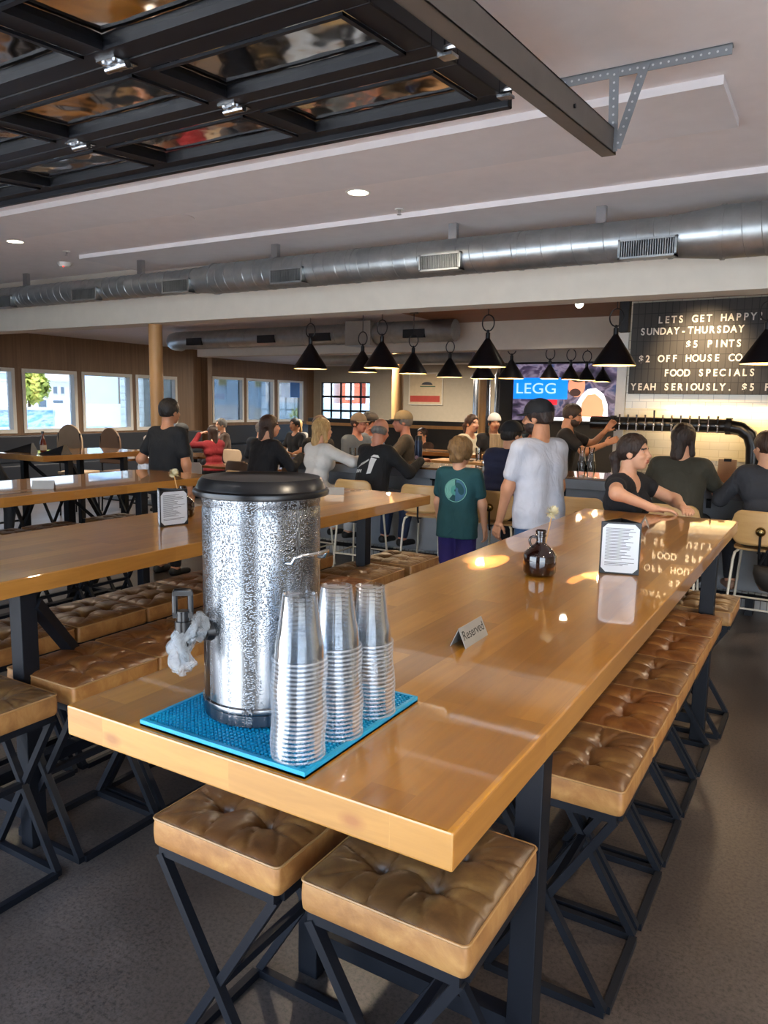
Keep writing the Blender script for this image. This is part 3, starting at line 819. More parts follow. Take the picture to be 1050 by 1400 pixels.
# ------------------------------------------------------------------ stacks of clear cups
def cup_proto(label, grp, loc):
    m = MB(); H = 0.118; rr = 0.0485; rb = 0.0305
    prof = [(0, H - 0.004), (rb - 0.006, H - 0.004), (rb - 0.003, H), (rb, H - 0.001)]
    for k in range(1, 13):
        f = k / 12; r = rb + (rr - 0.003 - rb) * f + (0.0012 if 0.62 < f < 0.9 else 0)
        prof.append((r, H - 0.001 - (H - 0.004) * f))
    m.lathe(prof, 40)
    m.lathe([(rr - 0.003, 0.003), (rr - 0.0005, 0.0042), (rr + 0.0016, 0.003), (rr + 0.0016, 0.0008), (rr, 0.0002), (rr - 0.0022, 0.0008)], 40, 1, close=True)
    o = m.build('plastic_cup', [M['cup'], M['cuplip']]); o.location = loc
    return tag(o, label, 'cup', grp)
cp = None
spec = (((-0.786, 1.038), 23, 'clear plastic cup in the upside-down stack nearest the camera', 'cups in the nearest stack', (0.0000, 0.0004)),
        ((-0.777, 1.152), 22, 'clear plastic cup in the middle upside-down stack beside the urn', 'cups in the middle stack', (-0.0005, 0.0008)),
        ((-0.776, 1.276), 19, 'clear plastic cup in the upside-down stack farthest from the camera', 'cups in the far stack', (-0.0006, 0.0003)))
for (x, y), n, lab, grp, dr in spec:
    for k in range(n):
        wob = 0.0016 * math.sin(k * 0.55 + x * 60)
        loc = (x + dr[0]*k + wob, y + dr[1]*k*0.3, TZ + 0.012 + 0.0003 + 0.0081*k)
        if cp is None: cp = cup_proto(lab, grp, loc)
        else:
            c = cp.copy(); link(c); c.location = loc; c['label'] = lab; c['group'] = grp
        (cp if k == 0 and n == 23 else c).rotation_euler = (0, 0, k * 0.7)
        if k == n - 1: c['label'] = lab.replace('clear plastic cup in', 'topmost clear cup of')

# ------------------------------------------------------------------ table-top objects
def menu_stand(label, A, B, Cc, z, h):
    A, B, Cc = Vector(A + (0,)), Vector(B + (0,)), Vector(Cc + (0,))
    o0 = (A + B + Cc) / 3
    t = thing('menu_stand', label, 'menu', (o0.x, o0.y, z))
    lines = 0
    for p, q in ((A, B), (B, Cc), (Cc, A)):
        p = p - o0; q = q - o0; d = (q - p); L = d.length; d.normalize(); n = Vector((d.y, -d.x, 0))
        mtx = Matrix((d, Vector((0, 0, 1)), n)).transposed().to_4x4(); mtx.translation = p
        c = MB().box((0.001, 0.0005, -0.003), (L - 0.001, h, 0.0), 0, mtx).build('cover_panel', M['menu'], t, bevel=0.001)
        k = 0.018; e = 0.007
        pl = [(e + k, e), (L - e - k, e), (L - e, e + k), (L - e, h - e - k), (L - e - k, h - e), (e + k, h - e), (e, h - e - k), (e, e + k)]
        mt2 = mtx @ Matrix.Translation((0, 0, 0.0003))
        pg = MB().prism(pl, 0.0006, 0, mt2).build('menu_page', M['paper'], c)
        tx = MB(); r = random.Random(int(L*1000) + lines)
        yy = h - 0.026
        while yy > 0.03:
            if r.random() < 0.13: yy -= 0.006
            w = (L - 2*e - 0.026) * r.uniform(0.45, 1.0)
            tx.box((e + 0.013, yy, 0.0009), (e + 0.013 + w, yy + 0.0022, 0.0011), 0, mtx); yy -= 0.0058
        tx.build('printed_lines', M['ink'], c); lines += 1
    return t
menu_stand('black three-sided menu stand on front table, white page facing the camera', (-0.753, 2.937), (-0.606, 2.974), (-0.712, 3.083), TZ, 0.205)
menu_stand('black three-sided menu stand on second table left of the urn', (-2.921, 2.694), (-2.890, 2.860), (-3.05, 2.80), TZ, 0.185)

def growler(label, x, y, lean, sc=1.0):
    t = thing('glass_jug', label, 'jug', (x, y, TZ))
    m = MB()
    m.lathe([(0, 0.001), (0.050, 0.001), (0.056, 0.004), (0.060, 0.010), (0.063, 0.016), (0.063, 0.078), (0.060, 0.085), (0.048, 0.100), (0.034, 0.112), (0.0225, 0.121), (0.0185, 0.127), (0.0175, 0.135), (0.0175, 0.150),
             (0.0215, 0.152), (0.0215, 0.158), (0.0185, 0.160), (0.0185, 0.164), (0.0205, 0.166), (0.0205, 0.173), (0.018, 0.175), (0.0145, 0.175), (0.0145, 0.15)], 48)
    m.build('jug_body', M['amber'], t)
    d = Vector((-0.84, -0.5, 0)).normalized()
    MB().tube([d*0.0185 + Vector((0, 0, 0.147)), d*0.03 + Vector((0, 0, 0.150)), d*0.039 + Vector((0, 0, 0.146)), d*0.043 + Vector((0, 0, 0.136)), d*0.041 + Vector((0, 0, 0.124)), d*0.035 + Vector((0, 0, 0.113))], 0.005, 10).build('jug_handle', M['amber'], t)
    f = thing('dried_flower', 'cream dried flower on a stick standing in the ' + ('jug on front table' if lean > 0 else 'jug on second table'), 'flower', (x, y, TZ))
    b = Vector((0.0, 0, 0.02)); top = Vector((lean*0.03, 0.03*lean, 0.235)) if lean > 0 else Vector((-0.045, -0.02, 0.235))
    MB().cyl(b, top, 0.0026, 0.0026, 8).build('stick', M['stem'], f)
    r = random.Random(5); m = MB()
    for k in range(170):
        a = r.uniform(0, 2*PI); e = r.uniform(-0.5, 1.4)
        dd = Vector((math.cos(a)*math.cos(e), math.sin(a)*math.cos(e), math.sin(e)))
        L = r.uniform(0.026, 0.038)
        base = top + Vector((0, 0, 0.002)); tip = base + dd*L
        s_ = dd.cross(Vector((0.3, 0.2, 1))).normalized()*0.0055
        mid = base + dd*L*0.6
        m.add([base - s_*0.4, base + s_*0.4, mid + s_, tip, mid - s_], [(0, 1, 2, 3, 4)], 0)
    m.ball(top + Vector((0, 0, 0.002)), 0.010, 8)
    m.build('flower_head', M['flower'], f)
growler('small dark amber glass jug on the front table holding a dried flower', -0.935, 2.765, 1.0)
growler('dark amber glass jug on second table behind the menu stand', -3.09, 3.02, -1.0)

def text_mesh(name, body, size, mat, parent, loc, rot, extrude=0.0006, align='LEFT', bold=0.0, mono=None):
    cu = bpy.data.curves.new('lettering_source', 'FONT'); cu.body = body; cu.size = size; cu.extrude = extrude; cu.align_x = align; cu.offset = bold
    ob = bpy.data.objects.new('lettering_source', cu); link(ob)
    bpy.context.view_layer.update()
    dg = bpy.context.evaluated_depsgraph_get()
    me = bpy.data.meshes.new_from_object(ob.evaluated_get(dg))
    bpy.data.objects.remove(ob); bpy.data.curves.remove(cu)
    me.materials.clear(); me.materials.append(mat)
    o = bpy.data.objects.new(name, me); link(o); o.parent = parent; o.location = loc; o.rotation_euler = rot
    return o
def tent_sign(label, x, y, rz, L=0.15, txt=None, w=0.047, h=0.052):
    t = thing('table_sign', label, 'sign', (x, y, TZ), rz)
    for sx in (1, -1):
        a = math.atan2(h, w/2)
        m = MB()
        vs = [(sx*w/2, -L/2, 0.0005), (sx*w/2, L/2, 0.0005), (0, L/2, h), (0, -L/2, h)]
        nrm = Vector((sx*h, 0, w/2)).normalized()*0.0016
        v2 = [Vector(v) - nrm for v in vs]
        m.add(vs + v2, [(0, 1, 2, 3), (7, 6, 5, 4), (0, 4, 5, 1), (1, 5, 6, 2), (2, 6, 7, 3), (3, 7, 4, 0)])
        p = m.build('panel', M['tent'], t)
        if txt and sx == 1:
            e = text_mesh('lettering', txt, 0.036, M['blackm'], t, (w/2*0.62 + 0.0004, 0.0, h*0.36), (a, 0, PI/2), 0.0003, 'CENTER')
    return t
tent_sign('folded metal sign reading Reserved, lying on the front table', -0.818, 1.858, 0.0, 0.15, 'Reserved')
tent_sign('folded metal sign near the far end of front table', -0.86, 4.28, 0.2, 0.15)
tent_sign('folded metal sign on second table, right of the urn lid', -3.03, 4.42, -1.0, 0.14)
tent_sign('folded metal sign on the third table', -4.86, 3.40, -0.9, 0.15, None, 0.06, 0.06)

# things on the far window table
b = thing('sauce_bottle', 'red-brown sauce bottle standing on the far window table', 'bottle', (-8.15, 5.72, TZ))
MB().lathe([(0, 0.001), (0.034, 0.001), (0.037, 0.01), (0.037, 0.10), (0.03, 0.14), (0.014, 0.18), (0.013, 0.225), (0.0, 0.225)], 24).build('bottle_body', plain('sauce_glass', '5a2416', 0.15), b)
MB().cyl((0, 0, 0.225), (0, 0, 0.255), 0.016, n=16).build('cap', M['blackp'], b)
MB().lathe([(0.0375, 0.03), (0.0378, 0.031), (0.0378, 0.09), (0.0375, 0.091)], 24).build('paper_label', M['beige'], b)
for k, (x, y, rz) in enumerate(((-8.42, 5.6, 0.5), (-7.8, 5.62, 0.2))):
    t = thing('menu_folder', ['black folded menu left of the sauce bottle on far table', 'black folded menu right of the sauce bottle on far table'][k], 'menu', (x, y, TZ), rz)
    m = MB()
    m.add([(-0.17, -0.09, 0.001), (0.17, -0.09, 0.001), (0.17, 0.09, 0.001), (-0.17, 0.09, 0.001), (0.15, -0.02, 0.11), (0.15, 0.03, 0.11)], [(0, 3, 2, 1), (0, 1, 4), (1, 2, 5, 4), (2, 3, 5), (3, 0, 4, 5)])
    m.build('menu_cover', M['menu'], t)
# ------------------------------------------------------------------ the bar
bar = thing('bar_counter', 'long concrete-fronted bar counter with dark wood top', 'bar', (-0.6, 7.2, 0))
bx0, bx1 = -4.9, 5.0
M['bartop'] = brick_wood('bar_top_wood', 'y', '5a3c22', '6a4728', '775232', 0.9, 0.12, 0.22, 0.6)
MB().box((bx0, -0.29, 1.055), (bx1, 0.38, 1.075)).build('counter_top', M['bartop'], bar, bevel=0.004)
MB().box((bx0, -0.30, 0.965), (bx1, -0.26, 1.055)).build('counter_fascia', plain('fascia_concrete', '6f7680', 0.5, 0, .1, 3), bar, bevel=0.004)
MB().box((bx0 + 0.1, -0.08, 0.16), (bx1, 0.3, 1.05)).build('front_panel', M['barfront'], bar)
MB().box((bx0 + 0.1, -0.11, 0.0), (bx1, 0.3, 0.16)).build('plinth', tile('plinth_tile', 'b9b9b6', 0.05, 0.17, 0.004, 0.3, 'xz', 'a9a9a8', '77736e'), bar)
fr = MB()
fr.cyl((bx0 + 0.1, -0.27, 0.155), (bx1, -0.27, 0.155), 0.024, n=12)
for x in np.arange(bx0 + 0.5, bx1, 0.9): fr.box((x - 0.03, -0.3, 0.0), (x + 0.03, -0.11, 0.15))
fr.build('foot_rail', M['black'], bar)
for x in (-3.0, -1.6, -0.3):
    m = MB(); m.box((x - 0.02, -0.095, 0.86), (x + 0.02, -0.08, 0.95)); m.bar((x, -0.1, 0.93), (x, -0.17, 0.945), 0.014, 0.014)
    m.build('bag_hook', M['black'], bar)
MB().box((-1.02, -0.086, 0.60), (-0.97, -0.08, 0.74)).build('wall_outlet', M['white'], bar)

fcn = thing('far_counter', 'wood-topped counter on the far side of the bar', 'counter', (-3.75, 9.1, 0))
MB().box((-1.35, -0.3, 1.06), (0.85, 0.3, 1.11)).build('counter_top', brick_wood('far_counter_wood', 'xz', '8a5f34', '9a6c3e', 'a87a48', 0.6, 0.3), fcn, bevel=0.004)
MB().box((-1.3, -0.1, 0), (0.8, 0.28, 1.06)).build('front_panel', M['darkwall'], fcn)
wst = thing('work_station', 'wood-topped bar work station behind the boy in teal', 'counter', (-3.62, 8.35, 0))
MB().box((-0.6, -0.22, 0.98), (0.35, 0.22, 1.06)).build('counter_top', M['post'], wst, bevel=0.004)
MB().box((-0.58, -0.2, 0), (0.33, 0.2, 0.98)).build('cabinet', M['darkwall'], wst)
sst = thing('service_station', 'steel-edged service station beside the bartender', 'counter', (-1.75, 8.2, 0))
MB().box((-0.62, -0.25, 0.93), (1.2, 0.25, 1.0)).build('counter_top', M['steel2'], sst, bevel=0.004)
MB().box((-0.6, -0.22, 0), (1.18, 0.22, 0.93)).build('cabinet', M['darkwall'], sst)
bb = thing('back_bar', 'back bar counter against the tiled wall under the taps', 'counter', (0.4, 8.95, 0))
MB().box((-2.6, -0.25, 0.93), (4.0, 0.22, 0.98)).build('counter_top', M['steel2'], bb, bevel=0.003)
MB().box((-2.55, -0.2, 0), (4.0, 0.2, 0.93)).build('cabinet', M['darkwall'], bb)
wl = struct('trim_4', MB().box((-2.16, 9.19, 1.15), (4.5, 9.201, 1.72)), tile('cream_tile', 'e2cfa0', 0.2, 0.085, 0.003, 0.2, 'xz', 'dcc898', 'cdb88a'))

# ------------------------------------------------------------------ draught tower
tt = thing('tap_tower', 'long black pipe draught tower with a row of chrome beer taps', 'beer taps', (0, 8.85, 0))
m = MB(); ZT = 1.545
m.tube([(-2.45, 0, ZT), (-2.0, 0, ZT), (-1.4, 0, ZT), (-1.0, 0, ZT), (-0.86, 0, ZT - 0.025), (-0.77, 0, ZT - 0.09), (-0.73, 0, ZT - 0.2), (-0.72, 0, 1.2), (-0.72, 0, 0.98)], 0.075, 20)
m.build('tower_pipe', M['blackp'], tt)
m = MB()
for x in (-2.2, -0.98):
    m.cyl((x - 0.025, 0, ZT), (x + 0.025, 0, ZT), 0.088, n=24)
    for a in range(8): m.cyl((x - 0.035, 0.08*math.cos(a*PI/4), ZT + 0.08*math.sin(a*PI/4)), (x + 0.035, 0.08*math.cos(a*PI/4), ZT + 0.08*math.sin(a*PI/4)), 0.007, n=6)
m.build('pipe_flange', M['black'], tt)
for i in range(12):
    x = -2.1 + i * 0.093
    m = MB()
    m.cyl((x, -0.07, ZT), (x, -0.115, ZT), 0.014, n=12); m.ball((x, -0.125, ZT), 0.018, 8)
    m.cyl((x, -0.125, ZT), (x, -0.135, ZT - 0.075), 0.009, 0.007, 10)
    f = m.build('tap', M['chrome'], tt)
    MB().cyl((x, -0.125, ZT + 0.015), (x, -0.13, ZT + 0.105 + (0.05 if i == 4 else 0)), 0.006, 0.011, 10).build('tap_handle', M['blackp'] if i in (4, 11) else M['chrome'], f)

# ------------------------------------------------------------------ letter board
lb = thing('letter_board', 'large black letter board with white happy hour lettering above the taps', 'sign', (0, 9.15, 0))
bx = MB().box((-2.125, -0.005, 1.885), (0.35, 0.045, 2.915)); 
bm_ = NT('letter_board_felt')
tc = bm_.new('ShaderNodeTexCoord'); sp = bm_.new('ShaderNodeSeparateXYZ'); bm_.ln(tc.outputs['Object'], sp.inputs[0])
cb = bm_.new('ShaderNodeCombineXYZ'); bm_.ln(sp.outputs['X'], cb.inputs[0]); bm_.ln(sp.outputs['Z'], cb.inputs[1])
br = bm_.new('ShaderNodeTexBrick', Scale=1.0, **{'Mortar Size': 0.004, 'Brick Width': 0.0735, 'Row Height': 0.155}); br.offset = 0.0
for k, c in (('Color1', '3e3b38'), ('Color2', '403d3a'), ('Mortar', '201f1e')): br.inputs[k].default_value = lin(c)
bm_.ln(cb.outputs[0], br.inputs['Vector']); bm_.set(Base_Color=br.outputs['Color'], Roughness=0.6); bm_.bump(br.outputs['Fac'], -0.5, 0.004)
bx.build('board', bm_.mat, lb, bevel=0.002)
M['letter'] = plain('letter_plastic', 'efe9dc', 0.5, 0, 0.02)
for body, x, z in (('LETS GET HAPPY!', -1.845, 2.678), ('SUNDAY-THURSDAY', -2.03, 2.553), ('$5 PINTS', -1.527, 2.400), ('$2 OFF HOUSE CO', -2.03, 2.247), ('FOOD SPECIALS', -1.741, 2.087), ('YEAH SERIOUSLY. $5 P', -2.098, 1.930)):
    # one line of the board: characters sit on a fixed pitch
    me_all = MB(); parts = []
    for i, ch in enumerate(body):
        if ch == ' ': continue
        parts.append(text_mesh('letter', ch, 0.108, M['letter'], lb, (x + 0.0735*i + 0.0325, -0.008, z), (PI/2, 0, 0), 0.003, 'CENTER', 0.0025))
    ctx = {}
    # merge the characters of a line into one mesh
    V = []; F = []
    for p in parts:
        p.scale = (0.86, 1, 1)
        mw_ = Matrix.LocRotScale(p.location, p.rotation_euler, p.scale); b0 = len(V)
        V += [tuple(mw_ @ v.co) for v in p.data.vertices]; F += [tuple(i + b0 for i in q.vertices) for q in p.data.polygons]
        bpy.data.objects.remove(p)
    npmesh('lettering', V, F, M['letter'], lb, smooth=False)

# ------------------------------------------------------------------ television
tv = thing('television', 'large wall television showing a basketball broadcast', 'television', (-4.22, 13.42, 1.98))
MB().box((-1.0, -0.04, -0.54), (1.0, 0.05, 0.54)).build('bezel', M['blackp'], tv, bevel=0.005)
scn = NT('tv_screen'); v = scn.obj((1.6, 1, 2.2))
vo = scn.noise(v, 2.2, 3, 0.5, 0.6); col = scn.ramp(vo, [(0.35, '20202c'), (0.48, '4c3f58'), (0.56, '8a7c92'), (0.66, '2c3c68')])
scn.set(Base_Color=(0, 0, 0, 1), Emission_Color=col, Emission_Strength=0.9, Roughness=0.3)
scr = MB().box((-0.965, -0.045, -0.505), (0.965, -0.039, 0.505)).build('screen', scn.mat, tv)
def flat(name, poly, y, col, st=1.1):
    m = MB(); mx = Matrix(((1, 0, 0, 0), (0, 0, -1, y), (0, 1, 0, 0), (0, 0, 0, 1)))
    return m.prism(poly, 0.002, 0, mx).build(name, emit(name + '_' + col, col, st), tv)
def ell(cx, cy, rx, ry, n=28, a0=0, a1=2*PI): return [(cx + rx*math.cos(a0 + (a1 - a0)*k/n), cy + ry*math.sin(a0 + (a1 - a0)*k/n)) for k in range(n)]
flat('jersey', [(0.18, -0.45), (0.22, -0.2), (0.33, -0.02), (0.42, 0.06), (0.56, 0.08), (0.7, -0.02), (0.78, -0.2), (0.8, -0.45)], -0.046, 'f2f2f6')
flat('arm', [(0.3, -0.42), (0.33, -0.18), (0.42, -0.04), (0.56, -0.02), (0.68, -0.12), (0.72, -0.3), (0.7, -0.42)], -0.0475, 'f4906c')
flat('face', ell(0.22, 0.12, 0.15, 0.2), -0.0475, 'd88a6c')
flat('beard', ell(0.2, 0.0, 0.1, 0.07), -0.049, '3a2622')
flat('hair', ell(0.25, 0.27, 0.17, 0.09), -0.049, '241c1c')
flat('banner', [(-0.955, -0.12), (0.06, -0.12), (0.06, 0.26), (-0.955, 0.26)], -0.0505, '0a84ff', 1.0)
flat('red_tag', [(-0.3, -0.22), (-0.12, -0.22), (-0.12, -0.13), (-0.3, -0.13)], -0.0505, 'e02030')
flat('ticker', [(-0.5, -0.5), (0.9, -0.5), (0.9, -0.44), (-0.5, -0.44)], -0.0505, 'e4ecf0', 1.0)
tx = text_mesh('lettering', 'LEGG', 0.27, emit('tv_letter', 'a8d4ff', 1.0), tv, (-0.92, -0.0535, -0.02), (PI/2, 0, 0), 0.0004)
tx.scale = (1.18, 1, 1)
wd = thing('wall_plaque', 'small pale plaque on the dark wall right of the television', 'plaque', (-3.02, 13.44, 2.02))
MB().prism([(-0.1, -0.06), (0.09, -0.06), (0.11, 0.03), (0.04, 0.08), (-0.08, 0.05)], 0.02, 0, Matrix(((1, 0, 0, 0), (0, 0, -1, 0), (0, 1, 0, 0), (0, 0, 0, 1)))).build('plate', M['paper'], wd)

# framed poster on the far wall
pf = thing('framed_poster', 'framed pale poster with a red band hanging on the far beige wall', 'poster', (-11.5, 21.96, 2.24))
MB().box((-0.62, -0.02, -0.52), (0.62, 0.03, 0.52)).build('frame', M['beam'], pf, bevel=0.004)
MB().box((-0.58, -0.024, -0.48), (0.58, -0.019, 0.48)).build('print', plain('poster_paper', 'd2bb98', 0.6), pf)
MB().box((-0.56, -0.028, -0.42), (0.52, -0.024, -0.22)).build('red_band', plain('poster_red', 'b8483c', 0.6), pf)
m = MB().prism(ell(0.05, 0.12, 0.2, 0.1, 20, 0, PI) + [(-0.15, 0.0), (0.25, 0.0)][:0], 0.004, 0, Matrix(((1, 0, 0, 0), (0, 0, -1, -0.024), (0, 1, 0, 0), (0, 0, 0, 1))))
m.build('dark_figure', plain('poster_dark', '4a4a50', 0.6), pf)
MB().box((-0.2, -0.028, 0.06), (0.35, -0.024, 0.09)).build('green_strip', plain('poster_green', '4f6a4c', 0.6), pf)

# ------------------------------------------------------------------ pendants
M['pend'] = plain('pendant_black', '16161a', 0.35, 0.1)
M['pendin'] = plain('pendant_inside', 'e8c890', 0.5)
bulbm = emit('bulb', 'ffd9a0', 9)
def pendant(name_root, x, y, z, ztop, R, label, grp):
    t = thing('pendant_lamp', label, 'pendant light', (x, y, z), 0, grp)
    H = R * 1.42
    MB().lathe([(R, 0), (R + 0.004, 0.004), (R, 0.02), (0.028, H), (0.024, H + 0.01)], 40).build('lamp_shade', M['pend'], t)
    MB().lathe([(R - 0.003, 0.001), (0.024, H - 0.008), (0, H - 0.004)], 40).build('shade_lining', M['pendin'], t)
    m = MB(); m.cyl((0, 0, H), (0, 0, H + 0.07), 0.024, n=16); m.cyl((0, 0, H + 0.07), (0, 0, H + 0.1), 0.016, 0.01, 12)
    m.build('neck', M['pend'], t)
    rr = 0.085
    MB().tube([(rr*0.8*math.cos(a), 0, H + 0.085 + rr + rr*math.sin(a)) for a in np.linspace(-PI/2, 1.5*PI, 25)[:-1]], 0.007, 8, closed=True).build('ring', M['pend'], t)
    top = ztop - z
    m = MB(); m.cyl((0, 0, H + 0.085 + 2*rr), (0, 0, top - 0.015), 0.005, n=8); m.cyl((0, 0, top - 0.02), (0, 0, top), 0.06, n=20)
    m.build('cord', M['pend'], t)
    MB().ball((0, 0, 0.085), 0.04, 10).build('bulb', bulbm, t)
    l = bpy.data.lights.new('pendant_lamp_light', 'POINT'); l.energy = 16; l.color = (1, 0.74, 0.46); l.shadow_soft_size = 0.045
    o = bpy.data.objects.new('pendant_lamp_light', l); link(o); o.location = (x, y, z + 0.03)
near = (-5.62, -4.6, -3.28, -1.93, -0.6)
lab = ['leftmost black cone pendant over the bar, above the dark-haired diner', 'second black cone pendant from the left over the bar counter', 'black cone pendant over the bar above the boy in teal', 'black cone pendant hanging in front of the letter board left edge', 'black cone pendant hanging in front of the letter board at right']
for k, x in enumerate(near): pendant('p', x, 7.66, 2.13, 2.94 if x > -5.2 else 3.0, 0.205, lab[k], 'pendants over the front of the bar')
for k, (x, y) in enumerate(((-5.46, 8.6), (-4.97, 9.1), (-5.0, 10.29), (-4.74, 10.93), (-4.25, 10.85))):
    pendant('p', x, y, 2.13, 3.0 if x < -5.2 or y > 10.5 else 2.94, 0.19, ['black cone pendant just right of the leftmost one, further back', 'black cone pendant half hidden behind the second one', 'black cone pendant in front of the framed poster side of the far wall', 'far black cone pendant just left below the pendant over the boy', 'far black cone pendant at the left edge of the dark television wall'][k], 'pendants further back')
for k, (x, y) in enumerate(((-3.69, 10.95), (-3.47, 11.25), (-3.36, 11.7), (-3.27, 12.3))):
    pendant('p', x, y, 2.13 + 0.0, 3.0, 0.135, 'small far cone pendant, %s of the four in front of the television' % ordw[k], 'pendants in front of the television')
t = thing('accent_spotlight', 'bright round spotlight under the wooden ceiling above the bar', 'spotlight', (-2.5, 8.3, 2.94))
MB().cyl((0, 0, -0.11), (0, 0, 0), 0.045, n=20).build('housing', M['brass'], t)
MB().ball((0, 0, -0.115), 0.042, 10).build('lens', emit('spot_lens', 'fff2d8', 25), t)
t = thing('ceiling_speaker_box', 'slim black box hanging from wooden ceiling behind the board-side pendant', 'speaker', (-1.98, 8.2, 2.5))
MB().box((-0.05, -0.05, 0), (0.05, 0.05, 0.44)).build('speaker_body', M['blackm'], t, bevel=0.004)

# ------------------------------------------------------------------ plywood bar chairs
def curved_back(w, h, r, th, cut=0.10):
    V = []; F = []; n = 20; k = 12
    def outline(u):   # half height profile with rounded ends
        e = abs(u); return 1.0 if e < 0.62 else math.sqrt(max(0, 1 - ((e - 0.62) / 0.38) ** 2)) * 0.86 + 0.14
    for side in (0, 1):
        for i in range(n + 1):
            u = -1 + 2*i/n; hh = outline(u)
            for j in range(k + 1):
                v = -1 + 2*j/k
                x = u*w/2; y = -r*(u*u) + r - (th if side else 0); z = v*hh*h/2
                V.append((x, -y, z))
    m = (n + 1)*(k + 1)
    for i in range(n):
        for j in range(k):
            a = i*(k+1) + j
            F.append((a, a + k + 1, a + k + 2, a + 1)); F.append((m + a, m + a + 1, m + a + k + 2, m + a + k + 1))
    def e(a, b): F.append((a, b, b + m, a + m))
    for i in range(n):
        e((i+1)*(k+1), i*(k+1)); e(i*(k+1) + k, (i+1)*(k+1) + k)
    for j in range(k): e(j, j+1); e(n*(k+1) + j + 1, n*(k+1) + j)
    return V, F
def bar_chair(label, loc, rz):
    t = thing('bar_chair', label, 'chair', loc, rz, 'plywood bar chairs')
    V, F = curved_back(0.43, 0.26, 0.055, 0.014)
    o = npmesh('backrest', V, F, M['birch'], t); o.location = (0, -0.19, 0.845)
    m = MB(); pl = [(0.2*math.copysign(abs(math.cos(a))**0.6, math.cos(a)), 0.19*math.copysign(abs(math.sin(a))**0.6, math.sin(a))) for a in np.linspace(0, 2*PI, 33)[:-1]]
    m.prism(pl, 0.018, 0, Matrix.Translation((0, 0.0, 0.665))); m.build('seat', M['birch'], t, bevel=0.004)
    for sx in (-1, 1):
        MB().tube([(sx*0.15, 0.13, 0.66), (sx*0.17, 0.15, 0.6), (sx*0.215, 0.2, 0.0)], 0.0105, 10).build('leg', M['cream'], t)
        MB().tube([(sx*0.15, -0.13, 0.66), (sx*0.175, -0.16, 0.64), (sx*0.185, -0.17, 0.58), (sx*0.215, -0.21, 0.0)], 0.0105, 10).build('leg', M['cream'], t)
    P = [(-0.206, -0.2, 0.22), (0.206, -0.2, 0.22), (0.206, 0.19, 0.22), (-0.206, 0.19, 0.22)]
    m = MB()
    for a in range(4): m.cyl(P[a], P[(a+1) % 4], 0.008, n=8)
    m.build('foot_bar', M['cream'], t)
    m = MB(); m.bar((0, -0.19, 0.66), (0, -0.235, 0.66), 0.03, 0.01); m.tube([(0, -0.225, 0.62), (0, -0.245, 0.67), (0, -0.25, 0.80)], 0.009, 8)
    m.build('back_bracket', M['black'], t)
    MB().ball((0, -0.252, 0.825), 0.036, 14).build('knob', M['brass'], t)
    return t
chairs = [(-5.52, 'bar chair under the dark-haired diner at the left of the bar'), (-4.74, 'bar chair under the blonde woman in white'), (-4.06, 'bar chair with round knob under the man in the printed black sweatshirt'),
          (-3.30, 'bar chair half hidden behind the boy in teal'), (-2.56, 'bar chair with round knob under the person in the navy vest'), (-1.80, 'empty bar chair behind the seated woman in black'),
          (-1.06, 'bar chair under the person in the olive shirt'), (-0.40, 'bar chair with round knob under the person in dark grey at right edge')]
chair0 = None
for k, (x, l) in enumerate(chairs):
    if chair0 is None: chair0 = bar_chair(l, (x, 6.42, 0), 0.0)
    else: dup(chair0, (x, 6.42, 0), (0.05, -0.04, 0.06)[k % 3], l)

# ------------------------------------------------------------------ bar-top objects
def tumbler(x, y, z, label, fill=None, h=0.15, r=0.038, cat='glass', grp=None):
    t = thing('drinking_glass', label, cat, (x, y, z), 0, grp)
    MB().lathe([(0, 0.001), (r*0.8, 0.001), (r, h), (r - 0.002, h), (r*0.78, 0.008), (0, 0.008)], 24).build('glass_body', M['drink'], t)
    if fill:
        MB().lathe([(0, 0.009), (r*0.78, 0.009), (r*0.94, h*0.8), (0, h*0.8)], 20).build('drink', fill, t)
        if fill is M['amberbeer']: MB().lathe([(0, h*0.8), (r*0.94, h*0.8), (r*0.96, h*0.9), (0, h*0.92)], 20).build('foam', M['white'], t)
t = thing('water_bottle', 'tall navy water bottle standing on the bar left of the boy', 'bottle', (-3.83, 7.18, 1.076))
MB().lathe([(0, 0.001), (0.04, 0.001), (0.042, 0.006), (0.042, 0.24), (0.036, 0.262), (0, 0.262)], 28).build('bottle_body', plain('navy_bottle', '1a2a44', 0.3, 0.3), t)
MB().lathe([(0.034, 0.262), (0.034, 0.305), (0.03, 0.312), (0, 0.312)], 24).build('cap', M['blackp'], t)
MB().cyl((0.0, -0.0405, 0.08), (0.0, -0.0428, 0.08), 0.022, n=20).build('sticker', plain('sticker', 'b8a0b0', 0.5), t)
tumbler(-3.92, 7.32, 1.076, 'tall clear glass behind the navy water bottle', None, 0.2, 0.04)
tumbler(-3.86, 8.3, 1.061, 'pint of amber beer on the work station', M['amberbeer'], 0.17)
tumbler(-3.62, 8.3, 1.061, 'clear glass on the work station beside the beer pint', None, 0.16)
tumbler(-3.13, 8.95, 1.111, 'clear glass on the far counter in front of the man with glasses', None, 0.15)
tumbler(-3.38, 9.0, 1.111, 'short glass on the far counter beside a plate', None, 0.12)
tumbler(-4.62, 7.1, 1.076, 'clear glass in front of the blonde woman on the bar', None, 0.15)
tumbler(-1.86, 8.1, 1.001, 'small glass of amber beer on the service station', M['amberbeer'], 0.1, 0.04)
tumbler(-1.62, 8.3, 1.001, 'wide amber glass jar on the service station', M['amberbeer'], 0.13, 0.055)
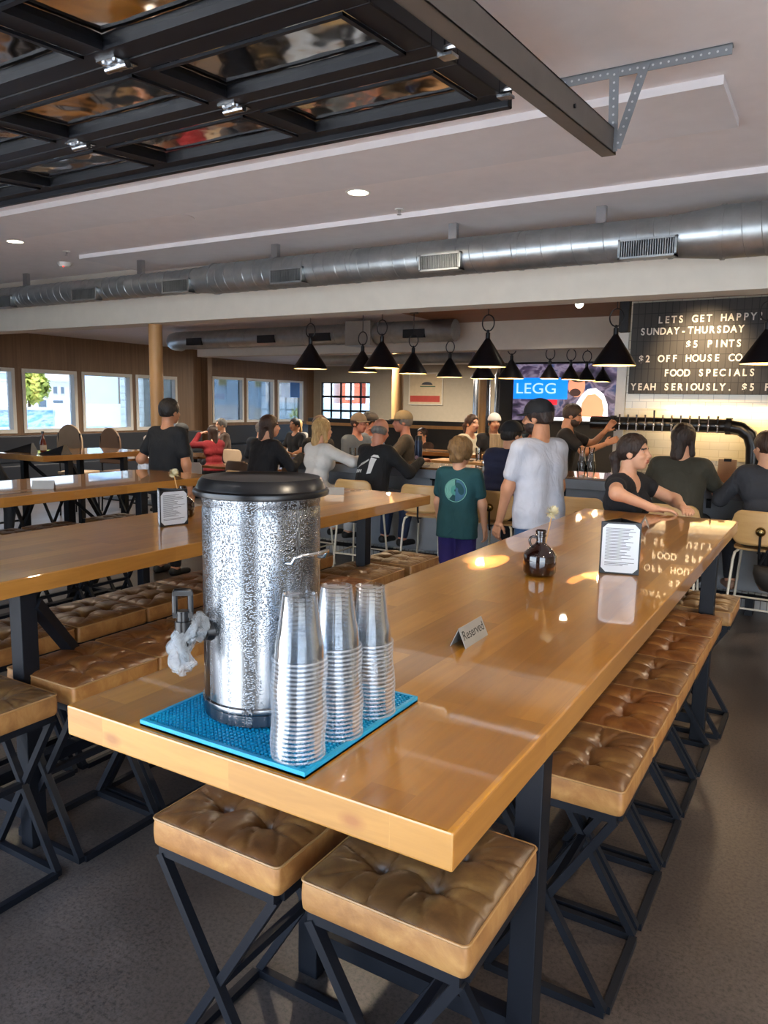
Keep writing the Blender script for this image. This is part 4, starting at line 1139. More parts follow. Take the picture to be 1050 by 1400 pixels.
for k, (x, y) in enumerate(((-2.3, 8.02), (-2.2, 8.02))):
    t = thing('glass_carafe', ['tall clear carafe on the service station, left one', 'tall clear carafe on the service station, right one'][k], 'carafe', (x, y, 1.001), 0, 'carafes')
    MB().lathe([(0, 0.002), (0.045, 0.002), (0.05, 0.01), (0.05, 0.1), (0.03, 0.2), (0.026, 0.26), (0.036, 0.3), (0.034, 0.3), (0.024, 0.26), (0.047, 0.1), (0.045, 0.012), (0, 0.01)], 28).build('carafe_body', M['drink'], t)
t = thing('menu_carton', 'beige fluted upright carton on the far counter beside the boy', 'carton', (-3.62, 8.92, 1.111))
m = MB(); P = [(0.11 * (1 + 0.10*math.cos(12*a))*math.cos(a), 0.09*(1 + 0.10*math.cos(12*a))*math.sin(a)) for a in np.linspace(0, 2*PI, 97)[:-1]]
m.prism(P, 0.26); m.build('carton_body', plain('kraft_beige', 'b3a284', 0.7), t, bevel=0.004)
t = thing('menu_board', 'tan clipboard standing on the bar right of the olive shirt', 'clipboard', (-0.78, 7.12, 1.076))
m = MB(); mx = Matrix.Translation((0, 0, 0)) @ Euler((-0.2, 0, 0)).to_matrix().to_4x4()
m.box((-0.075, 0, 0), (0.075, 0.008, 0.22), 0, mx); m.build('board', plain('tan_board', 'c09a70', 0.5), t, bevel=0.003)
MB().box((-0.03, -0.006, 0.2), (0.03, 0.012, 0.225), 0, mx).build('clip', M['black'], t)
def plate(x, y, z, r, label):
    o = MB().lathe([(0, 0.002), (r*0.6, 0.002), (r, 0.02), (r*0.98, 0.024), (r*0.6, 0.008), (0, 0.008)], 28).build('plate', M['white']); o.location = (x, y, z)
    tag(o, label, 'plate')
plate(-2.62, 7.25, 1.076, 0.11, 'white plate on the bar in front of the navy vest')
plate(-3.45, 9.0, 1.111, 0.12, 'white plate on the far counter beside the fluted carton')
plate(-3.75, 8.3, 1.061, 0.09, 'small white plate between the two glasses on the work station')
t = thing('condiment_shaker', 'small salt shaker with steel top on the bar beside the boy', 'shaker', (-3.08, 7.2, 1.076))
MB().lathe([(0, 0.001), (0.022, 0.001), (0.02, 0.06), (0, 0.06)], 16).build('shaker_body', M['drink'], t); MB().lathe([(0.021, 0.06), (0.02, 0.075), (0, 0.082)], 16).build('shaker_lid', M['chrome'], t)
o = MB().box((-0.09, -0.05, 0), (0.09, 0.05, 0.03)).build('napkin_stack', M['paper']); o.location = (-1.65, 7.3, 1.076); tag(o, 'small stack of white napkins on the bar behind woman in black', 'napkins')
t = thing('shoulder_bag', 'dark bag hanging low beside the bar chair at the right edge', 'bag', (-0.27, 6.08, 0.40))
V = []; n = 24
for k, (z, rx, ry) in enumerate(((0.0, 0.05, 0.04), (0.01, 0.09, 0.055), (0.06, 0.14, 0.07), (0.13, 0.165, 0.075), (0.17, 0.16, 0.06), (0.172, 0.13, 0.03))):
    V += [(rx*math.cos(2*PI*i/n), ry*math.sin(2*PI*i/n), z + (0.02*abs(math.cos(2*PI*i/n)) if k > 3 else 0)) for i in range(n)]
F = [(k*n + i, k*n + (i+1) % n, (k+1)*n + (i+1) % n, (k+1)*n + i) for k in range(5) for i in range(n)] + [tuple(reversed(range(n))), tuple(range(5*n, 6*n))]
npmesh('bag_body', V, F, plain('bag_leather', '2a2622', 0.5), t)
MB().tube([(-0.13, 0, 0.17), (-0.08, 0, 0.3), (-0.02, 0, 0.4), (0.05, 0, 0.3), (0.12, 0, 0.17)], 0.008, 8).build('strap', M['black'], t)

# ------------------------------------------------------------------ far dining area
def dining_table(label, x, y, w, d, h=0.75):
    t = thing('dining_table', label, 'table', (x, y, 0), 0, 'dining tables')
    MB().box((-w/2, -d/2, h - 0.04), (w/2, d/2, h)).build('tabletop', [M['bartop']], t, bevel=0.005)
    MB().cyl((0, 0, 0.02), (0, 0, h - 0.04), 0.04, n=14).build('column', M['black'], t)
    MB().box((-0.28, -0.28, 0), (0.28, 0.28, 0.02)).build('base', M['black'], t)
def dining_chair(label, x, y, rz, col=None, round_=False, sc=1.0):
    t = thing('dining_chair', label, 'chair', (x, y, 0), rz, 'dining chairs'); t.scale = (1.05 if sc > 1 else 1, 1, sc)
    mt_ = col or M['walnut']
    MB().box((-0.21, -0.2, 0.43), (0.21, 0.2, 0.46)).build('seat', mt_, t, bevel=0.008)
    if round_:
        pl = [(-0.2, 0), (0.2, 0), (0.2, 0.22)] + [(0.2*math.cos(a), 0.22 + 0.18*math.sin(a)) for a in np.linspace(0.2, PI - 0.2, 10)] + [(-0.2, 0.22)]
        MB().prism(pl, 0.035, 0, Matrix(((1, 0, 0, 0), (0, 0, -1, -0.17), (0, 1, 0, 0.55), (0, 0, 0, 1)))).build('backrest', mt_, t, bevel=0.008)
    else:
        V, F = curved_back(0.42, 0.24, 0.04, 0.014); o = npmesh('backrest', V, F, mt_, t); o.location = (0, -0.2, 0.80)
    for sx in (-1, 1):
        MB().tube([(sx*0.18, 0.17, 0.44), (sx*0.19, 0.18, 0)], 0.012, 8).build('leg', M['black'], t)
        MB().tube([(sx*0.17, -0.2, 0.86), (sx*0.18, -0.17, 0.44), (sx*0.19, -0.2, 0)], 0.012, 8).build('leg', M['black'], t)
tanb = plain('tan_upholstery', 'a8927a', 0.6); brnb = plain('brown_upholstery', '5a4434', 0.55)
dining_table('dark dining table with wine glasses beyond the urn lid', -7.35, 8.6, 1.3, 0.8, 0.78)
dining_table('dark glossy dining table nearer the urn, with a paper menu stand', -6.75, 6.4, 1.2, 0.8, 0.78)
dining_table('dining table under the windows where the woman in red sits', -10.0, 10.1, 0.9, 0.8)
dining_table('dining table under the last windows beside the man in cap', -8.9, 11.45, 0.9, 0.5)
dining_table('dining table by the left windows behind the far bar table', -10.6, 9.0, 1.2, 0.8)
dining_chair('brown-backed dining chair at the table with wine glasses', -6.95, 8.0, 0.0, brnb)
dining_chair('dining chair beyond the table with wine glasses', -7.2, 9.2, PI, brnb)
dining_chair('pale dining chair with dark rim near the left windows', -9.65, 7.35, 0.3, tanb, True, 1.42)
dining_chair('round-backed brown dining chair near the left windows', -9.5, 7.98, 0.1, brnb, True, 1.36)
dining_chair('tan dining chair beneath the man in grey cap', -8.75, 9.9, 0.0, tanb)
dining_chair('slatted dining chair right of the wine glasses', -6.35, 8.3, 0.8, brnb)
for k, (x, y) in enumerate(((-7.2, 8.55), (-6.95, 8.6))):
    t = thing('wine_glass', ['left wine glass on the dining table beyond the urn', 'right wine glass on the dining table beyond the urn'][k], 'glass', (x, y, 0.781), 0, 'wine glasses')
    MB().lathe([(0, 0.001), (0.035, 0.002), (0.005, 0.012), (0.004, 0.09), (0.02, 0.1), (0.042, 0.14), (0.043, 0.17), (0.035, 0.21), (0.034, 0.21), (0.041, 0.17), (0.04, 0.14), (0.018, 0.103), (0, 0.1)], 24).build('bowl_and_stem', M['drink'], t)
def paper_menu(x, y, z, rz, label):
    t = thing('paper_menu', label, 'menu', (x, y, z), rz)
    pl = [(-0.09 + 0.03, 0), (0.09 - 0.03, 0), (0.09, 0.03), (0.09, 0.21), (0.06, 0.24), (-0.06, 0.24), (-0.09, 0.21), (-0.09, 0.03)]
    MB().prism(pl, 0.012, 0, Matrix(((1, 0, 0, 0), (0, 0, -1, 0), (0, 1, 0, 0), (0, 0, 0, 1)))).build('menu_board', plain('grey_menu', 'b9b2b0', 0.6), t)
    MB().box((-0.09, -0.01, 0), (0.09, 0.06, 0.008)).build('menu_foot', M['menu'], t)
paper_menu(-6.25, 6.3, 0.781, 0.3, 'pale menu stand on the dining table left of the urn lid')
paper_menu(-9.7, 8.75, 0.9, 0.3, 'pale menu stand near the round-backed chair by the windows')
dining_table('high table by the windows holding a pale menu stand', -9.75, 8.9, 0.5, 0.5, 0.9)
t = thing('booth_bench', 'long navy booth bench running under the left windows', 'bench', (-13.6, 7.0, 0))
MB().box((-0.3, -6.5, 0), (0.35, 7.2, 0.45)).build('seat', M['navyvinyl'], t, bevel=0.02)
MB().box((-0.36, -6.5, 0.45), (-0.2, 7.2, 0.98)).build('backrest', M['navyvinyl'], t, bevel=0.02)
t = thing('booth_bench', 'navy booth bench under the rear left windows', 'bench', (-15.6, 18.2, 0))
MB().box((-0.3, -3.5, 0), (0.35, 3.6, 0.45)).build('seat', M['navyvinyl'], t, bevel=0.02)
MB().box((-0.36, -3.5, 0.45), (-0.2, 3.6, 1.0)).build('backrest', M['navyvinyl'], t, bevel=0.02)
o = MB().box((-15.92, 20.55, 1.9), (-15.9, 21.05, 2.4)).build('window_poster', plain('blue_poster', '3c78c8', 0.5)); tag(o, 'bright blue poster stuck on the last rear window', 'poster')

# ------------------------------------------------------------------ outside
GZ = -0.7
struct('ground', MB().box((-190, -60, GZ - 0.2), (60, 190, GZ)).box((-16.3, -0.9, GZ), (4.7, 22.3, -0.1)), plain('asphalt', '9aa0a6', 0.9, 0, 0.08, 0.5))
struct('pavement_front', MB().box((-14, -16, -0.12), (9, -0.86, -0.02)), plain('pavement', 'c9c6c0', 0.9))
MX = lambda dx, dy: Matrix(((dx, 0, 0, 0), (dy, 0, 0, 0), (0, 1, 0, 0), (0, 0, 0, 1)))
def building(label, x0, x1, y0, y1, h, col, wins, roof=True, wcol='7f8c96', face='x', rcol='d8d4cc'):
    """wins: list of (a, b, z0, z1) along the face that looks at the room"""
    t = thing('building', label, 'building', ((x0 + x1)/2, (y0 + y1)/2, GZ))
    hx, hy = (x1 - x0)/2, (y1 - y0)/2
    MB().box((-hx, -hy, 0), (hx, hy, h)).build('wall', plain('facade_' + col, col, 0.85, 0, 0.03), t)
    if roof: MB().box((-hx - 0.2, -hy - 0.2, h), (hx + 0.2, hy + 0.2, h + 0.25)).build('roof', plain('roof_' + rcol, rcol, 0.8), t)
    wm = plain('outside_pane_' + wcol, wcol, 0.2); fm_ = M['white']
    for a, b, z0, z1 in wins:
        if face == 'x':
            f = MB().box((hx, a - 0.1, z0 - 0.1), (hx + 0.05, b + 0.1, z1 + 0.1)).build('window', fm_, t); MB().box((hx + 0.05, a, z0), (hx + 0.08, b, z1)).build('pane', wm, f)
        else:
            f = MB().box((a - 0.1, -hy - 0.05, z0 - 0.1), (b + 0.1, -hy, z1 + 0.1)).build('window', fm_, t); MB().box((a, -hy - 0.08, z0), (b, -hy - 0.05, z1)).build('pane', wm, f)
    return t
building('cream two-storey building across the street seen through the left window', -122, -110, 76, 84.5, 5.2, 'f2eadc', [(-3.2, -2.4, 3.3, 4.4), (-0.8, -0.1, 3.3, 4.4), (0.6, 1.2, 3.3, 4.4), (-3.6, -2.2, 0.6, 2.2), (-0.9, 0.9, 0.6, 2.2), (2.4, 3.8, 3.2, 4.4)], True, '6d7a84')
building('pale blue clapboard building seen through the second window', -52, -44, 40.3, 46, 7.5, 'b4d4ee', [], True, '8fa6b8')
building('light blue building with small windows seen through the rear windows', -60, -50, 51, 66, 7.0, 'c4e4fa', [(-4.8, -3.8, 4.0, 5.2), (0.4, 1.2, 4.0, 5.2), (3.0, 4.2, 4.0, 5.2)], True, 'a8a878')
building('grey house far behind the yellow-green tree', -150, -135, 84, 94, 7, 'dfe6ea', [(-3, -1, 3, 5), (1, 3, 3, 5)], True)
building('orange-red brick building beyond the glazed rear door', -31.1, -29.45, 46, 50, 7, 'd0694a', [(-0.2, 0.3, 2.8, 5)], True, 'e8eef2', 'y')
building('white building beyond the glazed rear door', -38, -31.65, 46, 50, 7, 'eef2f4', [(0.5, 2.0, 3, 5)], True, '9fb4c4', 'y')
building('white building right of the orange one beyond the rear door', -28.9, -25, 46, 50, 7, 'eceff0', [(-1.8, -0.6, 3, 5)], True, '9fb4c4', 'y')
def fence(name, label, x, y0, y1, h, col, cat='wall'):
    o = MB().box((x - 0.12, y0, GZ), (x, y1, GZ + h)).build(name, plain(name + col, col, 0.85, 0, 0.03)); tag(o, label, cat)
fence('parking_wall', 'white low wall across the car park', -34, 24.6, 40, 2.2, 'eef4f8')
fence('parking_wall', 'white low wall with a yellow foot seen through rear windows', -36, 40.2, 52, 2.0, 'f4f4ea')
o = MB().box((-35, 41.9, GZ), (-25, 42.1, GZ + 2.45)).build('garden_wall', plain('pale_blue_wall', 'bcdcf0', 0.8)); tag(o, 'pale blue wall outside the glazed rear door', 'wall')
t = thing('mural_wall', 'long wall painted with a blue mural behind the parked cars', 'wall', (-34, 22, GZ))
ml = NT('blue_mural'); v = ml.obj((1, 0.5, 1.4)); ml.set(Base_Color=ml.ramp(ml.noise(v, 1.6, 5, 0.7, 1.2), [(0.3, '4a90d0'), (0.45, '8fc4ea'), (0.55, 'dcecf6'), (0.65, '6a8aa8')]), Roughness=0.8)
MB().box((-0.1, -4.5, 0), (0, 2.5, 1.85)).build('painted_wall', ml.mat, t); MB().box((-0.15, -4.5, 1.85), (0.05, 2.5, 2.0)).build('coping', M['white'], t)
o = MB().box((-0.5, -0.25, GZ + 0.7), (0.5, 0.25, 3.2)).build('brick_pillar', tile('red_brick', '7a6a62', 0.22, 0.075, 0.01, 0.8, 'xz', '5f5652', '8f8880')); o.location = (-17.2, 15.7, 0); tag(o, 'rough brick pillar seen through the last left window', 'pillar')
struct('wall_siding', MB().box((-17.0, 14.36, GZ), (-14.25, 14.4, 3.2)), tile('grey_siding', 'b8c8cc', 6.0, 0.19, 0.012, 0.6, 'xz', 'b2c2c6', '7c8a90'))
t = thing('utility_pole', 'utility pole with crossarm and transformer in the car park', 'pole', (-40, 33.8, GZ))
MB().cyl((0, 0, 0), (0, 0, 9), 0.13, 0.09, 12).build('pole', plain('pole_wood', '6a5f58', 0.8), t); MB().box((-0.06, -1.1, 4.4), (0.06, 1.1, 4.55)).build('crossarm', plain('crossarm_wood', '6a5f58', 0.8), t)
MB().cyl((0.3, 0.1, 2.6), (0.3, 0.1, 3.4), 0.22, n=14).build('transformer', plain('transformer_grey', '9aa6ae', 0.6), t)
for z in (4.6, 5.3):
    o = MB().tube([(-40, 33.8 + s, GZ + z - 0.5*(1 - ((s)/22)**2) + 0.5) for s in np.linspace(-22, 22, 13)], 0.02, 5).build('power_line', M['blackm']); tag(o, 'power line across the car park, %s one' % ('lower' if z < 5 else 'upper'), 'cable', 'power lines')
def car(label, x, y, rz, col):
    t = thing('car', label, 'car', (x, y, GZ), rz, 'cars parked outside')
    prof = [(-2.1, 0.28), (-2.15, 0.6), (-2.0, 0.85), (-1.3, 0.92), (-0.75, 1.4), (0.75, 1.43), (1.5, 0.98), (2.05, 0.9), (2.15, 0.6), (2.1, 0.28)]
    mx = Matrix(((1, 0, 0, 0), (0, 0, -1, 0.85), (0, 1, 0, 0), (0, 0, 0, 1)))
    MB().prism(prof, 1.7, 0, mx).build('car_body', plain('car_paint_' + col, col, 0.2, 0.3), t, bevel=0.06)
    g = M['blackp']; wm = plain('car_window_' + col, '9cc4e0', 0.1)
    for sy in (-1, 1): MB().prism([(-1.1, 0.95), (-0.7, 1.33), (0.7, 1.36), (1.25, 0.98)], 0.02, 0, Matrix(((1, 0, 0, 0), (0, 0, -1, sy*0.86 + 0.01), (0, 1, 0, 0), (0, 0, 0, 1)))).build('side_window', wm, t)
    MB().add([(0.8, -0.7, 1.42), (0.8, 0.7, 1.42), (1.52, 0.75, 1.0), (1.52, -0.75, 1.0)], [(0, 3, 2, 1)]).add([(0.81, -0.7, 1.45), (0.81, 0.7, 1.45), (1.54, 0.75, 1.03), (1.54, -0.75, 1.03)], [(0, 1, 2, 3)]).build('windscreen', wm, t)
    for sx in (-1.3, 1.3):
        for sy in (-0.87, 0.87): MB().cyl((sx, sy - 0.1*np.sign(sy), 0.32), (sx, sy, 0.32), 0.32, n=20).build('wheel', g, t)
car('pale blue parked car left of the others outside the window', -24.5, 16.2, 0.1, 'b8d4e4')
car('silver parked car outside the second left window', -24.2, 18.6, 0.05, 'd4dce0')
car('white parked car outside near the first left window', -24.0, 14.0, 0.0, 'e8ecee')
def tree(label, x, y, h, r, c1, c2, seed, n=1400):
    t = thing('tree', label, 'tree', (x, y, GZ), 0, 'trees outside')
    rs_ = np.random.RandomState(seed)
    MB().tube([(0, 0, 0), (0.1, 0, h*0.35), (0.0, 0.15, h*0.6), (0.1, 0.1, h*0.85)], [0.22, 0.17, 0.1, 0.04], 8).build('trunk', plain('bark', '6a5844', 0.9), t)
    m = MB(); C_ = [(rs_.normal(0, r*0.45), rs_.normal(0, r*0.45), h*0.62 + rs_.normal(0, r*0.35)) for _ in range(9)]
    for k in range(n):
        c = C_[k % 9]; d = Vector(rs_.normal(0, 1, 3)).normalized(); p = Vector(c) + d*(r*0.5*rs_.uniform(0.5, 1))
        a = Vector(rs_.normal(0, 1, 3)).normalized(); b = a.cross(d + Vector((0.01, 0, 0))).normalized(); s = r*0.13
        m.add([p - a*s, p + b*s*0.6, p + a*s, p - b*s*0.6], [(0, 1, 2, 3)])
    m.build('foliage', plain('leaves_' + c1, c1, 0.7, 0, 0.25, 1.2), t)
tree('yellow-green tree filling the leftmost window', -62, 36.5, 7.5, 3.6, 'b9bf4a', '', 2)
tree('yellow-green tree beside the cream building across the street', -85, 58.0, 8.5, 3.6, 'b4ba52', '', 4)
tree('small bright yellow-green bush beyond the glazed rear door', -29.0, 39.4, 2.2, 0.9, 'b4c83c', '', 6, 500)

# ------------------------------------------------------------------ daylight, lamps, camera
w = bpy.data.worlds.new('daylight'); SC.world = w; w.use_nodes = True
nt = w.node_tree; bg = nt.nodes['Background']
tc = nt.nodes.new('ShaderNodeTexCoord'); sp = nt.nodes.new('ShaderNodeSeparateXYZ'); nt.links.new(tc.outputs['Generated'], sp.inputs[0])
rp = nt.nodes.new('ShaderNodeValToRGB'); e = rp.color_ramp.elements
e[0].position = 0.0; e[0].color = (0.80, 0.88, 0.95, 1); e[1].position = 0.6; e[1].color = (0.42, 0.62, 0.95, 1)
nt.links.new(sp.outputs['Z'], rp.inputs[0]); nt.links.new(rp.outputs[0], bg.inputs[0]); bg.inputs[1].default_value = 7.5
sun = bpy.data.lights.new('sun', 'SUN'); sun.energy = 21.0; sun.angle = 0.01; sun.color = (1, 0.95, 0.88)
so = bpy.data.objects.new('sun', sun); link(so); so.rotation_euler = Vector((0.18, -0.60, 0.88)).to_track_quat('Z', 'Y').to_euler()

def spot(x, y, z, tgt, power, size, blend, col, soft=0.05, name="spot_lamp", spec=1.0):
    l = bpy.data.lights.new(name, 'SPOT'); l.energy = power; l.color = col; l.spot_size = size; l.spot_blend = blend; l.shadow_soft_size = soft; l.specular_factor = spec
    o = bpy.data.objects.new(name, l); link(o); o.location = (x, y, z)
    o.rotation_euler = (Vector((x, y, z)) - Vector(tgt)).to_track_quat('Z', 'Y').to_euler()
def area(x, y, z, rot, sx, sy, power, col, name='fill_lamp'):
    l = bpy.data.lights.new(name, 'AREA'); l.shape = 'RECTANGLE'; l.size = sx; l.size_y = sy; l.energy = power; l.color = col; l.specular_factor = 0.12
    o = bpy.data.objects.new(name, l); link(o); o.location = (x, y, z); o.rotation_euler = rot
# picture light over the letter board and the strip under it that washes the cream tiles
spot(-1.35, 8.2, 2.9, (-1.35, 9.15, 2.25), 200, 1.15, 1.0, (1, 0.72, 0.42))
spot(0.1, 8.2, 2.9, (0.1, 9.15, 2.2), 50, 1.2, 1.0, (1, 0.72, 0.42))
area(0.6, 9.08, 1.74, (0.35, 0, 0), 4.6, 0.04, 26, (1, 0.74, 0.42), 'tile_wash')
# unseen fill lamps without fixtures, added to brighten the rooms further back
for x, y, p in ((-8.5, 13.5, 190), (-10.5, 18.5, 300), (-6.0, 18.5, 200)):
    area(x, y, 2.9, (0, 0, 0), 0.5, 0.5, p, (1, 0.88, 0.72))
for x, y, p in ((-8.5, 8.6, 380), (-11.5, 7.0, 420), (-11.5, 11.0, 420), (-3.4, 9.6, 130), (0.8, 7.4, 90), (-3.3, 12.6, 60)):
    spot(x, y, 2.9, (x + 0.001, y, 0), p, 2.6, 1.0, (1, 0.86, 0.68), 0.06, spec=0.0)
# unseen spots added to throw orange light patches on the front table
spot(-1.3, 7.5, 2.9, (-1.19, 2.88, 1.07), 14000, 0.027, 0.3, (1, 0.62, 0.24), 0.004, spec=0.0)
spot(-0.3, 7.4, 2.9, (-0.775, 2.80, 1.07), 13000, 0.012, 0.3, (1, 0.62, 0.24), 0.004, spec=0.0)

cam = bpy.data.cameras.new('camera'); co = bpy.data.objects.new('camera', cam); link(co); SC.camera = co
Rm = ((0.85924276, 0.08656939, -0.50419006), (0.51127876, -0.11218104, 0.85206188), (0.01720191, -0.98990967, -0.14065184))
co.matrix_world = Matrix(((Rm[0][0], -Rm[0][1], -Rm[0][2], 0), (Rm[1][0], -Rm[1][1], -Rm[1][2], 0), (Rm[2][0], -Rm[2][1], -Rm[2][2], 1.71), (0, 0, 0, 1)))
cam.sensor_fit = 'VERTICAL'; cam.sensor_height = 24.0; cam.lens = 1032.684 / 1400 * 24.0; cam.clip_start = 0.02; cam.clip_end = 600

vs = SC.view_settings
vs.view_transform = 'Standard'; vs.look = 'None'; vs.gamma = 1; vs.use_curve_mapping = False; vs.exposure = 0.25
SC.cycles.transparent_max_bounces = 96; SC.cycles.max_bounces = 8; SC.cycles.use_denoising = True; SC.cycles.sample_clamp_indirect = 6
SC.cycles.caustics_reflective = False; SC.cycles.caustics_refractive = False
# ------------------------------------------------------------------ people (signed distance bodies meshed with surface nets)
def surfnet(fn, lo, hi, h):
    lo = np.asarray(lo, float); hi = np.asarray(hi, float)
    n = np.maximum(4, np.ceil((hi - lo) / h).astype(int) + 1)
    ax = [lo[i] + h * np.arange(n[i]) for i in range(3)]
    D = fn(ax, h)
    S = D < 0
    c = np.zeros(tuple(n - 1), np.int8)
    for dx in (0, 1):
        for dy in (0, 1):
            for dz in (0, 1):
                c += S[dx:n[0]-1+dx, dy:n[1]-1+dy, dz:n[2]-1+dz]
    act = (c > 0) & (c < 8)
    I = np.argwhere(act)
    if len(I) == 0: return np.zeros((0, 3)), np.zeros((0, 4), int)
    idx = -np.ones(tuple(n - 1), int); idx[act] = np.arange(len(I))
    acc = np.zeros((len(I), 3)); cnt = np.zeros(len(I))
    corners = [(a, b, d) for a in (0, 1) for b in (0, 1) for d in (0, 1)]
    vals = {k: D[I[:, 0]+k[0], I[:, 1]+k[1], I[:, 2]+k[2]] for k in corners}
    for k in corners:
        for a in range(3):
            if k[a] == 0:
                k2 = list(k); k2[a] = 1; k2 = tuple(k2)
                v0, v1 = vals[k], vals[k2]; m = (v0 < 0) != (v1 < 0)
                t = np.where(m, v0 / np.where(m, v0 - v1, 1), 0)
                p = np.tile(np.array(k, float), (len(I), 1)); p[:, a] += t
                acc[m] += p[m]; cnt[m] += 1
    V = lo + h * (I + acc / cnt[:, None])
    F = []
    for a in range(3):
        b, d = (a + 1) % 3, (a + 2) % 3
        sl0 = [slice(None)]*3; sl1 = [slice(None)]*3
        sl0[a] = slice(0, n[a]-1); sl1[a] = slice(1, n[a])
        s0 = S[tuple(sl0)]; s1 = S[tuple(sl1)]
        X = np.argwhere(s0 != s1)
        X = X[(X[:, b] > 0) & (X[:, d] > 0) & (X[:, b] < n[b]-1) & (X[:, d] < n[d]-1)]
        def at(ob, od):
            q = X.copy(); q[:, b] += ob; q[:, d] += od; return idx[q[:, 0], q[:, 1], q[:, 2]]
        q = np.stack([at(-1, -1), at(0, -1), at(0, 0), at(-1, 0)], 1)
        flip = ~s0[X[:, 0], X[:, 1], X[:, 2]]
        q[flip] = q[flip][:, ::-1]
        F.append(q)
    return V, np.concatenate(F)

class Sdf:
    """smooth union of round cones, ellipsoids; optional cuts (max) applied at the end"""
    def __init__(s, k=0.03): s.p = []; s.k = k; s.cuts = []; s.disp = None
    def cone(s, a, b, r0, r1=None, sq=None):
        s.p.append(('c', np.asarray(a, float), np.asarray(b, float), r0, r0 if r1 is None else r1)); return s
    def ell(s, c, r, R=None): s.p.append(('e', np.asarray(c, float), np.asarray(r, float), np.eye(3) if R is None else R)); return s
    def bounds(s, pad=0.03):
        lo = np.full(3, 1e9); hi = -lo
        for q in s.p:
            l, h = s.pb(q); lo = np.minimum(lo, l); hi = np.maximum(hi, h)
        return lo - pad, hi + pad
    def pb(s, q):
        if q[0] == 'c':
            r = max(q[3], q[4]); return np.minimum(q[1], q[2]) - r, np.maximum(q[1], q[2]) + r
        e = np.sqrt(((q[3].T * q[2]) ** 2).sum(1)); return q[1] - e, q[1] + e
    def __call__(s, ax, h):
        D = np.full(tuple(len(a) for a in ax), 0.5, np.float32); k = s.k; m = k + 3*h
        for q in s.p:
            l, u = s.pb(q); sl = []
            for i in range(3):
                a0 = np.searchsorted(ax[i], l[i] - m); a1 = np.searchsorted(ax[i], u[i] + m); sl.append(slice(a0, max(a0 + 1, a1)))
            sl = tuple(sl); g = [ax[i][sl[i]] for i in range(3)]
            if min(len(x) for x in g) == 0: continue
            X = g[0][:, None, None]; Y = g[1][None, :, None]; Z = g[2][None, None, :]
            if q[0] == 'c':
                a, b = q[1], q[2]; d = b - a; L2 = max(d @ d, 1e-9)
                t = np.clip(((X - a[0])*d[0] + (Y - a[1])*d[1] + (Z - a[2])*d[2]) / L2, 0, 1)
                v = np.sqrt((X - a[0] - t*d[0])**2 + (Y - a[1] - t*d[1])**2 + (Z - a[2] - t*d[2])**2) - (q[3] + (q[4] - q[3])*t)
            else:
                c, r, R = q[1], q[2], q[3]
                x, y, z = X - c[0], Y - c[1], Z - c[2]
                p = [R[0][i]*x + R[1][i]*y + R[2][i]*z for i in range(3)]
                k0 = np.sqrt((p[0]/r[0])**2 + (p[1]/r[1])**2 + (p[2]/r[2])**2); k1 = np.sqrt((p[0]/r[0]**2)**2 + (p[1]/r[1]**2)**2 + (p[2]/r[2]**2)**2)
                v = k0*(k0 - 1)/np.maximum(k1, 1e-6)
            o = D[sl]; hh = np.clip(0.5 + 0.5*(o - v)/k, 0, 1)
            D[sl] = o*(1 - hh) + v*hh - k*hh*(1 - hh)
        X = ax[0][:, None, None]; Y = ax[1][None, :, None]; Z = ax[2][None, None, :]
        if s.disp is not None: D = D + s.disp(X, Y, Z)
        for f in s.cuts:
            if isinstance(f, tuple):
                q, kk = f[0](X, Y, Z), f[1]; hh = np.clip(0.5 + 0.5*(D - q)/kk, 0, 1); D = D*hh + q*(1 - hh) + kk*hh*(1 - hh)
            else: D = np.maximum(D, f(X, Y, Z))
        return D
    def mesh(s, h, pad=0.03):
        lo, hi = s.bounds(pad); return surfnet(s, lo, hi, h)

def nrm(v): v = np.asarray(v, float); return v / max(np.linalg.norm(v), 1e-9)
def ik(a, b, l1, l2, hint):
    a = np.asarray(a, float); b = np.asarray(b, float); d = b - a; L = np.linalg.norm(d); mx = (l1 + l2)*0.995
    if L > mx: b = a + d*(mx/L); d = b - a; L = mx
    u = d / L; x = (l1*l1 - l2*l2 + L*L)/(2*L); y = math.sqrt(max(0, l1*l1 - x*x))
    hnt = np.asarray(hint, float); hnt = nrm(hnt - u*(hnt @ u))
    return a + u*x + hnt*y, b

def cloth(name, col, var=0.1, rough=0.85, wr=0.6, c2=None, stripes=None):
    t = NT(name); v = t.obj()
    n = t.noise(v, 5, 4, 0.6, 0.6); c = lin(col)
    base = t.ramp(n, [(0.3, tuple(x*(1 - var) for x in c[:3]) + (1,)), (0.7, tuple(min(1, x*(1 + var)) for x in c[:3]) + (1,))])
    t.set(Base_Color=base, Roughness=rough)
    wv = t.noise(t.obj((9, 9, 5)), 1.0, 3, 0.5, 0.9)
    if stripes:
        w_ = t.new('ShaderNodeTexWave', Scale=stripes); w_.bands_direction = 'Z'; t.ln(v, w_.inputs['Vector'])
        b1 = t.new('ShaderNodeBump', Strength=0.9, Distance=0.012); t.ln(w_.outputs['Fac'], b1.inputs['Height']); t.bump(wv, wr, 0.02, b1.outputs[0])
    else: t.bump(wv, wr, 0.03)
    return t.mat
def skin(name, col):
    t = NT(name); v = t.obj(); c = lin(col); n = t.noise(v, 18, 4)
    t.set(Base_Color=t.ramp(n, [(0.3, tuple(x*0.92 for x in c[:3]) + (1,)), (0.7, c)]), Roughness=0.5, Subsurface_Weight=0.08)
    t.b.inputs['Subsurface Radius'].default_value = (0.02, 0.008, 0.004)
    return t.mat
